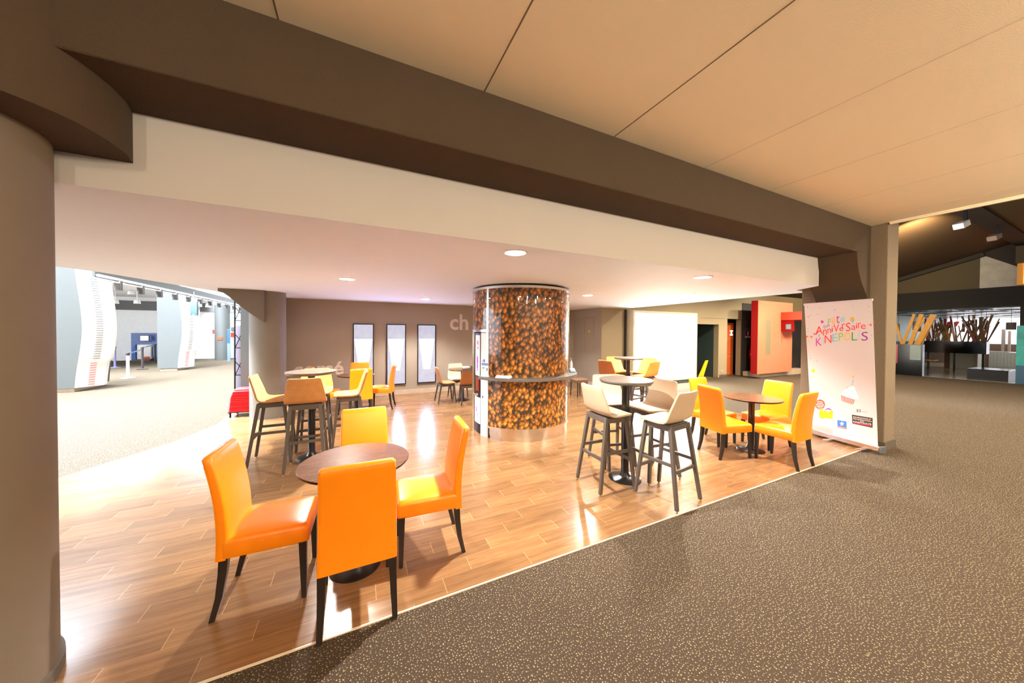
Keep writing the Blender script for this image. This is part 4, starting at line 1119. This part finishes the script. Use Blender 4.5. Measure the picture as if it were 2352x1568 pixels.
# hanging white cable beside the banner
mb = MB(); mb.tube([hit(1873, 655, 1, 2.86), hit(1870, 700, 1, 2.86), hit(1869, 760, 1, 2.86), hit(1869, 985, 1, 2.86)], 0.007, 6); mb.tube([hit(1874, 655, 1, 2.86), hit(1878, 676, 1, 2.86), hit(1886, 700, 1, 2.86), hit(1892, 740, 1, 2.86)], 0.007, 6)
tag(mb.build("white_cable", WHITE), "thin white cord hanging from the low ceiling edge behind the banner", "cord")

# ------------------------------------------------------------------ red booster seats on a trolley by the far column
bx, by, brz = -1.985, 7.86, R(-4)
t = empty("hand_trolley", (bx, by, 0.0), brz); tag(t, "black metal trolley with a bent rubber-gripped handle under the red booster seats", "trolley")
mb = MB(); 
for sx in (-0.17, 0.19): mb.box(sx - 0.012, -0.18, 0.0, sx + 0.012, -0.155, 0.10); mb.box(sx - 0.012, 0.14, 0.0, sx + 0.012, 0.165, 0.10)
mb.box(-0.20, -0.19, 0.088, 0.22, 0.18, 0.105); mb.build("platform", BLACK, t)
mb = MB(); mb.tube([(0.27, -0.10, 0.03), (0.27, -0.10, 0.78), (0.275, -0.10, 0.83), (0.30, -0.10, 0.855), (0.36, -0.10, 0.865)], 0.013, 10); mb.tube([(0.27, 0.12, 0.03), (0.27, 0.12, 0.80)], 0.013, 10); mb.tube([(0.20, -0.10, 0.095), (0.21, -0.10, 0.03), (0.27, -0.10, 0.012), (0.30, -0.10, 0.03)], 0.01, 8); mb.build("handle_frame", BLACKMETAL, t)
for yy in (-0.12, 0.13):
    mb = MB(); mb.lathe([(0.0, -0.012), (0.04, -0.012), (0.04, 0.012), (0.0, 0.012)], n=20); w_ = mb.build("wheel", RUBBER, t); w_.rotation_euler = (0, PI / 2, 0); w_.location = (0.30, yy, 0.042)
nb = 21
base_b = None
for k in range(nb):
    s = k / (nb - 1); sc = 1.0
    if base_b is None:
        mb = MB(); V = mb.grid([rrect(0.212, -0.19, 0.17, 0.0, 0.03), rrect(0.212, -0.19, 0.17, 0.006, 0.03), rrect(0.206, -0.185, 0.165, 0.009, 0.03), rrect(0.196, -0.175, 0.155, 0.012, 0.03), rrect(0.190, -0.170, 0.15, 0.040, 0.04), rrect(0.180, -0.16, 0.14, 0.043, 0.04)], closed_u=True); mb.cap(V[-1], True); mb.cap(V[0][::-1])
        o = base_b = mb.build("booster_seat", REDP, sharp=50)
    else:
        o = copy_tree(base_b)
    sx_ = 1 - 0.0045 * k - 0.012 * max(0, k - 14)
    lean = 0.20 * (1 - sx_)
    o.scale = (sx_, 1, 0.42 if k < nb - 1 else 1.0)
    o.location = (bx + lean, by + random.uniform(-0.002, 0.002), 0.106 + k * 0.0188); o.rotation_euler = (0, 0, brz + random.uniform(-0.02, 0.02))
    ordn = ["", "topmost", "second", "third", "fourth", "fifth", "sixth", "seventh", "eighth", "ninth", "tenth", "eleventh", "twelfth", "thirteenth", "fourteenth", "fifteenth", "sixteenth", "seventeenth", "eighteenth", "nineteenth", "twentieth"]
    lab = "red plastic booster seat, %s from the top of the stack on the trolley" % ordn[min(nb - k, 20)]
    if k == nb - 1: lab = "topmost red plastic booster seat of the stack beside the far column"
    if k == 0: lab = "bottom red plastic booster seat, resting on the black trolley platform"
    tag(o, lab, "booster seat", "stacked red booster seats")

# ------------------------------------------------------------------ bright hall on the left
def hall_fin(x0, x1, y, depth, labelled):
    """tall cladding fin with a bowed outer face and a ticked scale along it"""
    t = empty("bowed_fin", (x0, y, 0)); tag(t, labelled, "hall column", "bowed hall columns")
    xs = [(0.0, 0.03), (1.7, 0.175), (3.5, 0.05)]
    w = x1 - x0
    def edge(z): 
        for i in range(len(xs) - 1):
            if xs[i][0] <= z <= xs[i + 1][0]:
                s = (z - xs[i][0]) / (xs[i + 1][0] - xs[i][0]); s = s * s * (3 - 2 * s); return xs[i][1] + (xs[i + 1][1] - xs[i][1]) * s
        return xs[-1][1]
    Z = [0.10 + 3.3 * k / 26 for k in range(27)]
    outl = [(0, 0.10), (w + edge(0.1) - 0.10, 0.10)] + [(w + edge(z) - 0.10, z) for z in Z[1:]] + [(0, Z[-1])]
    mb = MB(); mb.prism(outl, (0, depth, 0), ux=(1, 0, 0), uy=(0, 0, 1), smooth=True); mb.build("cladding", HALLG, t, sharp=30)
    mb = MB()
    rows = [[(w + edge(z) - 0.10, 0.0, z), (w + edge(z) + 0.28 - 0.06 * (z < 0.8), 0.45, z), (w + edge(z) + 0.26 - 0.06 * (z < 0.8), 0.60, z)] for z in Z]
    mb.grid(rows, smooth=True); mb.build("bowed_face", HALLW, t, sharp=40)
    mb = MB(); mb.box(0.05, 0.05, 0, w - 0.1, depth - 0.05, 0.10); mb.build("plinth", SKIRT, t)
    mb = MB()
    for k in range(46):
        z = 0.16 + k * 0.063
        mb.mi = 0 if z < 0.80 else 1
        xa = w + edge(z) + 0.04
        da = 0.28 - 0.06 * (z < 0.8); P0 = Vector((w + edge(z) - 0.10, 0, z)); P1 = Vector((w + edge(z) + da, 0.45, z)); nn = Vector((0.45, -0.38, 0)) * 0.01
        mb.bar(P0.lerp(P1, 0.42) + nn, P0.lerp(P1, 0.64) + nn, 0.006, 0.014)
    mb.build("scale_marks", [plain("red_tick_marks", (0.80, 0.08, 0.10), 0.5), HALLD], t)
    return t


hall_fin(-8.4, -6.62, 12.5, 1.3, "broad bowed white and grey hall column with bright red tick marks and light plinth")
hall_fin(-7.16, -6.50, 17.5, 1.0, "bowed pale hall column further back, carrying the hanging loudspeaker side")
mb = MB(); mb.lathe([(0.33, 0), (0.33, 3.0)], -6.75, 22.9, n=32); tag(mb.build("hall_column", HALLG), "pale round hall column with a small red sign, slimmer than the bowed ones", "hall column")
mb = MB(); mb.box(-6.86, 22.54, 1.10, -6.66, 22.57, 1.26); tag(mb.build("alarm_sign", REDO), "tiny red sign on the pale round hall column", "sign")

t = empty("lighting_rail", (-6.0, 12.0, 0)); tag(t, "long white service rail with hanging brackets running along the bright hall columns", "rail")
mb = MB(); mb.box(-0.10, 0.0, 2.98, -0.05, 12.0, 3.30); mb.build("fascia", HALLG, t)
mb = MB(); mb.tube([(0.0, 0, 3.02), (0.0, 12.0, 3.02)], 0.035, 8); mb.tube([(0.05, 0, 2.92), (0.05, 12.0, 2.92)], 0.02, 8); mb.build("tube", WHITE, t)
for k in range(11):
    yb_ = 0.7 + k * 1.02
    mb = MB(); mb.box(-0.05, yb_, 2.72, 0.08, yb_ + 0.10, 2.98); mb.box(-0.03, yb_ - 0.012, 2.76, 0.06, yb_, 2.80); mb.box(-0.03, yb_ - 0.012, 2.86, 0.06, yb_, 2.90); mb.build("bracket", HALLD, t)
for k, (px, py) in enumerate(((265, 697), (315, 697), (301, 676), (457, 704), (479, 705))):
    p = hit(px, py, 1, 19.5)
    t = empty("hall_spotlight", (p.x, p.y, p.z)); tag(t, ["white hall spotlight glaring just beside the broad bowed column", "white hall spotlight between the broad and the second bowed column", "upper white hall spotlight on a long stem over the barrier posts", "white hall spotlight directly beside the hanging loudspeaker", "white hall spotlight between the loudspeaker and the round column"][k], "spotlight", "spotlights in the bright hall")
    mb = MB(); mb.lathe([(0.05, 0.16), (0.09, 0.14), (0.11, 0.0), (0.10, 0.0)], n=20); mb.tube([(0, 0, 0.15), (0, 0, 3.36 - p.z if py < 690 else 0.5)], 0.012, 6); mb.build("housing", WHITE, t)
    mb = MB(); mb.lathe([(0.0, 0.005), (0.10, 0.005), (0.10, 0.012), (0.0, 0.012)], n=20); mb.build("lens", SPOTG, t)

p = hit(437, 724, 1, 16); p2 = hit(450, 692, 1, 16)
t = empty("loudspeaker", (p.x, 16, p.z)); tag(t, "dark slate loudspeaker hung high by the bowed hall columns", "loudspeaker")
mb = MB(); mb.box(0, 0, 0, p2.x - p.x + 0.03, 0.25, p2.z - p.z, bev=0.01); mb.build("cabinet", GLASSD, t)
mb = MB(); mb.lathe([(0.0, 0), (0.03, 0.0), (0.03, 0.02)], 0.09, -0.02, 12); mb.build("emblem_dot", WHITE, t)
mb = MB(); mb.tube([(0.08, 0.1, p2.z - p.z), (0.08, 0.1, 0.9)], 0.015, 6); mb.build("hanger", HALLD, t)

YW = 23.9
w = lambda px, py: hit(px, py, 1, YW - 0.5)
a_, b_ = w(293, 829), w(366, 766)
t = empty("ticket_booth", (a_.x, YW - 0.5, 0)); tag(t, "blue and white ticket booth with a small screen against the white hall wall", "booth")
W0 = b_.x - a_.x; sc = W0 / 73.0
B = lambda px: (px - 293) * sc
mb = MB(); mb.box(0, 0.3, 0, W0, 0.48, 1.45); mb.build("back_panel", LBLUE, t)
mb = MB(); mb.prism([(B(302), 0.0), (B(311), 0.0), (B(311), 0.85), (B(307), 0.78), (B(303), 0.55), (B(302), 0.4)], (0, 0.25, 0), ux=(1, 0, 0), uy=(0, 0, 1)); mb.build("blue_wing", BLUE, t)
mb = MB(); mb.box(B(311), 0.05, 0.08, B(345), 0.3, 0.85, bev=0.05); mb.build("counter", WHITE, t)
mb = MB(); mb.box(B(303), -0.05, 0, B(344), 0.1, 0.09); mb.build("step", SKIRTD, t)
mb = MB(); mb.box(B(328), 0.0, 0.10, B(342), 0.06, 0.22, bev=0.02); mb.build("red_trim", REDO, t)
mb = MB(); mb.box(B(315), 0.2, 1.02, B(337), 0.3, 1.34); mb.build("screen_frame", HALLD, t)
mb = MB(); mb.box(B(317), 0.19, 1.06, B(335), 0.2, 1.30); mb.build("screen", emis("lit_booth_screen", (0.7, 0.8, 0.9), 1.2), t)
mb = MB(); mb.prism([(B(339), 1.20), (B(341), 1.36), (B(343.5), 1.38), (B(344), 1.05), (B(342), 0.98)], (0, 0.06, 0), origin=(0, 0.15, 0), ux=(1, 0, 0), uy=(0, 0, 1)); mb.build("blue_flag", BLUE, t)
mb = MB(); mb.box(B(348), 0.1, 0.2, B(362), 0.28, 0.75); mb.build("blue_block", LBLUE, t)

STN = plain("dark_brown_post", (0.035, 0.025, 0.025), 0.4)
STV = plain("grey_violet_post", (0.16, 0.15, 0.25), 0.4)
for (x, y, h, m, lab) in ((-7.01, 15.37, 0.86, WHITE, "white barrier post with a dark belt head, in front of the blue ticket booth"),
                          (-8.01, 18.49, 0.93, STN, "dark brown barrier post, second in line before the ticket booth"),
                          (-9.40, 19.75, 0.91, STV, "grey-violet barrier post between the bowed column and the white hall wall"),
                          (-9.2, 22.3, 0.92, STN, "dark blue barrier post directly before the ticket booth, beside the bowed column")):
    t = empty("barrier_post", (x, y, 0)); tag(t, lab, "barrier post", "belt barrier posts")
    mb = MB(); mb.lathe([(0.17, 0), (0.17, 0.012), (0.06, 0.03), (0.038, 0.05), (0.038, h - 0.09)], n=24); mb.build("post", m, t, sharp=40)
    mb = MB(); mb.lathe([(0.045, h - 0.09), (0.048, h - 0.08), (0.048, h - 0.01), (0.04, h)], n=24); mb.build("belt_head", STN if m is not STV else m, t, sharp=40)
def belt(p, q, z, lab):
    mb = MB(); p, q = Vector((*p, z)), Vector((*q, z)); d = (q - p).normalized() * 0.05; mb.bar(p + d, q - d, 0.004, 0.048)
    tag(mb.build("barrier_belt", NAVY), lab, "belt", "barrier belts")
belt((-7.01, 15.37), (-8.01, 18.49), 0.82, "dark blue belt from the white barrier post to the dark brown post")
belt((-8.01, 18.49), (-9.2, 22.3), 0.89, "short dark belt between the dark brown and the dark blue post")
belt((-9.40, 19.75), (-11.4, 19.1), 0.87, "thin belt leading away from the grey-violet post")

w = lambda px, py, y: hit(px, py, 1, y)
a_, b_ = w(522, 829, 21.5), w(528.5, 756, 21.5)
t = empty("blue_stand_poster", (a_.x, 21.5, 0)); tag(t, "tall narrow dark blue poster stand beside the round hall column", "poster stand")
mb = MB(); mb.box(0, 0, 0, b_.x - a_.x, 0.05, b_.z); mb.build("panel", LBLUE, t)
mb = MB(); mb.box(0.0, -0.005, 0.95, b_.x - a_.x, 0, b_.z - 0.01); mb.build("blue_print", NAVY, t)
for (x0, y0, x1, y1, m, lab) in ((531, 751, 539, 760, HALLD, "small grey notice on the white hall wall beside the black truss"), (530, 764, 540, 774, REDO, "small reddish notice under the grey one on the hall wall"), (488, 757, 497, 766, REDO, "faint red sign on the hall wall beside the round column")):
    a_, b_ = w(x0, y1, 23.98), w(x1, y0, 23.98)
    mb = MB(); mb.box(a_.x, 23.96, a_.z, b_.x, 23.995, b_.z); tag(mb.build("wall_notice", m), lab, "notice")

# black truss tower with mesh cloth next to the pier
t = empty("truss_tower", (-2.47, 9.3, 0)); tag(t, "slender black truss tower with violet-grey mesh cloth beside the far pier", "truss")
mb = MB()
for z in [0.0 + 0.62 * k for k in range(5)]:
    mb.tube([(-0.05, 0, z), (0.16, 0.02, z)], 0.012, 6)
    mb.tube([(-0.05, 0, z), (0.16, 0.02, z + 0.60)], 0.008, 6); mb.tube([(0.16, 0.02, z), (-0.05, 0, z + 0.31)], 0.008, 6)
mb.build("braces", BLACK, t)
for x in (-0.06, 0.17):
    mb = MB(); mb.tube([(x, 0, 0), (x + 0.01, 0.0, 3.2)], 0.016, 8); mb.build("upright", BLACK, t)
mb = MB(); mb.box(-0.05, 0.05, 0.05, 0.20, 0.055, 1.75); mb.build("mesh_cloth", FABRIC, t)

# ------------------------------------------------------------------ dark hall and lounge on the right
for (px, py, lab) in ((2216, 512, "white spotlight head hung from the dark roof beam, tilted forward"), (2290, 541, "smaller brown-white spotlight further along the dark roof beam")):
    p = hit(px, py, 1, 2.25)
    t = empty("roof_spotlight", (p.x, p.y, p.z)); tag(t, lab, "spotlight", "roof spotlights")
    mb = MB(); mb.bar((0, 0, 0), (-0.22, 0.05, -0.10), 0.17, 0.13, 0.17, 0.13); mb.build("housing", PAPERW if px < 2250 else LAMPS, t, bevel=0.01)
    mb = MB(); mb.bar((0.05, 0, 0.02), (0.05, 0, 4.625 - p.z), 0.05); mb.build("bracket", BLACK, t)

mb = MB(); mb.box(19.9, 4.42, 0, 20.12, 5.35, 1.235)
t = empty("planter_counter", (0, 0, 0)); tag(t, "gloss black counter block with a red flank holding slanted ochre timber slats", "counter")
mb.build("cabinet", GLOSSB, t)
mb = MB(); mb.box(19.885, 5.06, 0.45, 19.9, 5.35, 1.22); mb.build("red_flank", plain("dark_red_gloss", (0.30, 0.005, 0.01), 0.2), t)
mb = MB(); mb.box(19.885, 4.46, 0.62, 19.9, 4.74, 1.21); mb.build("reflection_patch", plain("painted_reflection", (0.20, 0.26, 0.25), 0.3), t)  # pale reflection in the gloss front, put in as a coloured patch
gx = lambda px, py, X: hit(px, py, 0, X)
for k, (x0, y0, x1, y1, wd) in enumerate(((2073, 793, 2055, 735, 0.07), (2074, 791, 2100, 721, 0.08), (2090, 793, 2117, 721, 0.11), (2086, 793, 2124, 728, 0.06), (2106, 793, 2145, 722, 0.16), (2115, 793, 2148, 728, 0.05))):
    a_, b_ = gx(x0, y0, 19.93 + 0.03 * k), gx(x1, y1, 19.93 + 0.03 * k)
    mb = MB(); mb.bar(a_, b_, wd, wd * 0.6, up=(1, 0, 0)); mb.build("timber_slat", BAMBOO, t)
XP = 24.0
a_, b_ = gx(2122, 808, XP), gx(2266, 786, XP)
t = empty("slat_divider", (0, 0, 0)); tag(t, "long dark planter beam carrying a thicket of crossed timber sticks, behind the black counter", "divider")
mb = MB(); mb.box(XP, b_.y, a_.z, XP + 0.5, a_.y, b_.z + 0.02); mb.build("trough", GLOSSB, t)
for yy in (a_.y - 0.1, (a_.y + b_.y) / 2, b_.y + 0.1):
    mb = MB(); mb.box(XP + 0.15, yy - 0.03, 0, XP + 0.25, yy + 0.03, a_.z); mb.build("support", DARK, t)
random.seed(21)
z0_ = b_.z
for k in range(58):
    y0_ = b_.y + (a_.y - b_.y) * random.random(); ln = random.uniform(0.65, 1.2); tilt = random.uniform(-0.38, 0.38)
    q = Vector((XP + random.uniform(0.1, 0.4), y0_, z0_))
    e = q + Vector((random.uniform(-0.05, 0.05), math.sin(tilt) * ln, math.cos(tilt) * ln)); e.y = max(b_.y - 0.25, min(a_.y, e.y))
    mb = MB(); mb.bar(q, e, random.uniform(0.025, 0.07), 0.03, up=(1, 0, 0))
    mb.build("timber_stick", random.choice([BAMD, BAMD, BAMBOO, BAMD, MATS["dark_red_gloss"]]), t)

for (x0, x1, yt, yb_, X, lab) in ((2060, 2067, 743, 761, 21.5, "brown pendant lamp between the pillar and the first ochre slat"), (2096, 2106, 737, 758, 21.5, "brown pendant lamp between two ochre slats"), (2106, 2116, 740, 761, 22.0, "brown pendant lamp just behind the thick ochre slats"),
                              (2156, 2164, 742, 759, 25.5, "small taupe pendant lamp in front of the red signage"), (2209, 2217, 742, 762, 25.5, "dark taupe pendant lamp in the middle of the stick thicket"), (2234, 2245, 733, 757, 24.9, "pale taupe pendant lamp, first of the bright trio"),
                              (2248, 2260, 728, 758, 25.2, "pale taupe pendant lamp, the tallest of the bright trio"), (2260, 2270, 735, 757, 24.9, "pale taupe pendant lamp, last of the bright trio"), (2310, 2335, 740, 757, 23.0, "broad brown pendant drum in front of the bright window")):
    a_, b_ = gx(x0, yb_, X), gx(x1, yt, X); r = abs(a_.y - b_.y) / 2; cy = (a_.y + b_.y) / 2
    t = empty("pendant_lamp", (X, cy, a_.z)); tag(t, lab, "pendant lamp", "drum pendants in the lounge")
    h = b_.z - a_.z
    mb = MB(); mb.lathe([(r, 0), (r, h), (r - 0.02, h), (0.01, h)], n=24); mb.build("lamp_shade", LAMPS, t, sharp=40)
    mb = MB(); mb.lathe([(0.0, 0.02), (r - 0.015, 0.02), (r - 0.015, 0.03), (0.0, 0.03)], n=20); mb.build("lens", PENDE, t)
    mb = MB(); mb.tube([(0, 0, h), (0, 0, 2.62 - a_.z)], 0.006, 5); mb.build("cord", BLACK, t)

for (x0, x1, yt, yb_, X, lab) in ((2150, 2163, 822, 851, 25.0, None), ):
    pass
t = empty("ribbed_bench", (26.0, 4.95, 0)); tag(t, "brown seating booth with a ribbed grey side, standing under the long planter beam", "bench", "ribbed lounge benches")
mb = MB(); mb.box(0, -0.55, 0.0, 0.9, 0.15, 0.80); mb.build("seat_block", BROWNB, t)
mb = MB(); mb.box(-0.02, -0.80, 0.0, 0.85, -0.02, 0.78)
mb.build("ribbed_side", BENCHG, t)
mb = MB(); 
for k in range(8): mb.box(-0.035, -0.79 + k * 0.095, 0.06, -0.02, -0.745 + k * 0.095, 0.77)
mb.build("rib_set", BENCHG, t)
c = copy_tree(t); c.location = (28.5, 4.25, 0); tag(c, "second ribbed bench, further back towards the bright window", "bench", "ribbed lounge benches")
t = empty("lounge_table", (22.4, 5.0, 0)); tag(t, "small brown table on a dark post behind the gloss black counter", "table")
mb = MB(); mb.box(-0.3, -0.40, 0.50, 0.3, 0.40, 0.54); mb.build("tabletop", BAMBOO, t)
mb = MB(); mb.box(-0.05, -0.05, 0, 0.05, 0.05, 0.50); mb.build("post", DARK, t)
t = empty("low_black_block", (20.7, 3.05, 0)); tag(t, "low gloss black display block with a mirror-like top near the lounge entrance", "block")
mb = MB(); mb.box(-0.35, -0.42, 0, 0.9, 0.42, 0.36); mb.build("body", BLACK, t)
mb = MB(); mb.box(-0.36, -0.43, 0.36, 0.91, 0.43, 0.385); mb.build("gloss_top", GLOSSB, t)
mb = MB(); mb.box(19.90, 1.9, 0.0, 19.97, 2.44, 1.95); po = mb.build("teal_poster", TEALP); mb = MB(); mb.box(19.895, 1.9, 0.0, 19.90, 2.44, 0.62); mb.build("dark_blue_print", NAVY, po); tag(po, "teal and dark blue poster panel at the edge of the lounge entrance", "poster")
t = empty("orange_sign_box", (19.7, 2.2, 3.29)); tag(t, "glowing orange sign box above the lounge entrance", "sign")
mb = MB(); mb.box(0, -0.6, 0.0, 0.25, 0.24, 0.72); mb.build("housing", plain("amber_frame", (0.75, 0.35, 0.02), 0.5), t)
mb = MB(); mb.box(-0.012, -0.58, 0.03, 0, 0.12, 0.69); mb.build("lit_face", ORGLOW, t)
mb = MB(); mb.box(19.5, 1.0, 4.0, 20.0, 2.45, 4.55); struct(mb.build("wall_gable_box", ROOFO))
for (x0, x1, yt, yb_, m, lab) in ((2177, 2189, 738, 750, REDO, "red signboard part seen over the stick thicket"), (2193, 2204, 738, 750, REDO, "second red signboard part seen over the stick thicket")):
    a_, b_ = gx(x0, yb_, 30.0), gx(x1, yt, 30.0)
    mb = MB(); mb.prism([(a_.y, a_.z), (b_.y + 0.1, a_.z), (b_.y, b_.z), (a_.y, b_.z)], (0.05, 0, 0), origin=(30.0, 0, 0), ux=(0, 1, 0), uy=(0, 0, 1)); t = empty("hanging_signboard", (0, 0, 0)); tag(t, lab, "signboard"); mb.build("panel", REDP, t)
    mb = MB(); mb.tube([(30.02, (a_.y + b_.y) / 2, b_.z), (30.02, (a_.y + b_.y) / 2, 2.62)], 0.01, 6); mb.build("cord", BLACK, t)
for (x0, x1, yt, yb_, lab) in ((2299, 2308, 756, 813, "tall brown post in front of the bright lounge window, the broader one"), (2314, 2321, 760, 811, "tall brown post in front of the bright lounge window, the slimmer one")):
    a_, b_ = gx(x0, yb_, 30.0), gx(x1, yt, 30.0)
    mb = MB(); mb.box(30.0, b_.y, 0.0, 30.2, a_.y, b_.z); tag(mb.build("window_post", LAMPS), lab, "post")
a_ = gx(2146, 800, 33.5); b_ = gx(2180, 720, 33.5)
mb = MB(); mb.box(33.4, a_.y, 0, 33.6, 6.5, 2.7); struct(mb.build("wall_lounge_red", plain("dark_red_wall", (0.35, 0.01, 0.02), 0.5)))
mb = MB(); mb.box(30.5, 3.55, 0, 30.6, 6.5, 1.15); struct(mb.build("wall_lounge_low", BROWNB))

# ------------------------------------------------------------------ downlights in the low ceiling
LAMPXY = [(1.291, 2.640), (-0.140, 5.041), (1.356, 7.343), (4.020, 2.700), (4.05, 5.05), (5.55, 4.0), (4.30, 7.35)]
labs = ["round recessed ceiling downlight in front of the coffee column, bright and largest", "round recessed ceiling downlight above the tan stools", "faint round recessed downlight before the lit wall panels",
        "round recessed downlight between the beige stools and the reddish table", "round recessed downlight behind the coffee column", "round recessed downlight near the light box end of the ceiling", "round recessed downlight above the hidden back corner"]
for (x, y), lab in zip(LAMPXY, labs):
    t = empty("downlight", (x, y, ZL)); tag(t, lab, "downlight", "recessed ceiling downlights")
    mb = MB(); mb.lathe([(0.112, -0.001), (0.112, -0.006), (0.095, -0.008), (0.092, -0.002)], n=40); mb.build("trim_ring", WHITE, t, sharp=40)
    mb = MB(); mb.lathe([(0.0, -0.004), (0.092, -0.004), (0.092, -0.0015), (0.0, -0.0015)], n=40); mb.build("lens", LAMPE, t)


def spot(name, loc, energy, col, size=130, blend=0.5, r=0.05, aim=None):
    l = bpy.data.lights.new(name, "SPOT"); l.energy = energy; l.color = col; l.spot_size = R(size); l.spot_blend = blend; l.shadow_soft_size = r
    o = bpy.data.objects.new(name, l); C.objects.link(o); o.location = loc
    if aim: o.rotation_euler = (Vector(aim) - Vector(loc)).to_track_quat("-Z", "Y").to_euler()
    return o


def area(name, loc, aim, energy, col, sx, sy):
    l = bpy.data.lights.new(name, "AREA"); l.energy = energy; l.color = col; l.shape = "RECTANGLE"; l.size = sx; l.size_y = sy
    o = bpy.data.objects.new(name, l); C.objects.link(o); o.location = loc
    o.rotation_euler = (Vector(aim) - Vector(loc)).to_track_quat("-Z", "Y").to_euler()
    return o


WARM = (1.0, 0.96, 0.91)
pw = [230, 260, 170, 230, 170, 220, 120]
for (x, y), e in zip(LAMPXY, pw):
    spot("downlight_beam", (x, y, ZL - 0.03), e, WARM, 128, 0.55, 0.04)
# daylight from the roof glazing of the bright hall
area("hall_daylight", (-9.0, 8.5, 13.0), (-8.9, 8.5, 0), 13000, (0.78, 0.88, 1.0), 7, 5.5)
area("hall_daylight", (-9.0, 18.0, 13.0), (-8.9, 18.0, 0), 7000, (0.78, 0.88, 1.0), 8, 12)
# lounge daylight and roof spot
area("lounge_daylight", (30, 3.2, 2.5), (30, 3.2, 0), 110, (0.95, 0.97, 1.0), 6, 4)
spot("roof_spot", (12.55, 2.62, 4.12), 900, (1.0, 0.80, 0.45), 80, 1.0, 0.05, (14.0, 3.6, 4.36))
# unseen spot added to wash the red portal front
spot("portal_wash", (14.2, 4.2, 4.2), 700, (1.0, 0.86, 0.66), 80, 0.8, 0.1, (14.2, 6.6, 1.4))
# unseen corridor lamps behind the viewpoint, as bare points to brighten ceiling and fascia
def bulb(name, loc, e, col, r=0.08):
    l = bpy.data.lights.new(name, "POINT"); l.energy = e; l.color = col; l.shadow_soft_size = r
    o = bpy.data.objects.new(name, l); C.objects.link(o); o.location = loc
    return o


for x, y, z, e in ((-1.5, -1.6, 2.85, 42), (1.0, -1.8, 2.85, 60), (3.6, -1.8, 2.85, 80), (5.8, -1.2, 2.85, 80), (3.4, -3.8, 2.85, 70), (0.4, -3.8, 2.85, 50)):
    bulb("corridor_fill", (x, y, z), e * 1.15, (1.0, 0.83, 0.60))
for x, y, z, e in ((8.6, -0.8, 4.3, 420), (8.2, -3.0, 4.3, 420), (12.0, 0.2, 4.3, 300), (15.5, 0.2, 4.3, 200), (9.6, 4.4, 4.0, 420), (12.0, 4.6, 3.9, 480), (17.0, 4.2, 3.9, 220)):
    spot("hall_fill", (x, y, z), e, (1.0, 0.82, 0.60), 150, 0.6, 0.06)  # unseen spots added to brighten the olive wall, pillar and carpet

w_ = bpy.data.worlds.new("world"); bpy.context.scene.world = w_; w_.use_nodes = True
w_.node_tree.nodes["Background"].inputs[0].default_value = (1.0, 0.86, 0.70, 1); w_.node_tree.nodes["Background"].inputs[1].default_value = 0.36

vs = bpy.context.scene.view_settings
vs.view_transform = "Standard"; vs.look = "None"; vs.gamma = 1; vs.exposure = 1.2; vs.use_curve_mapping = False
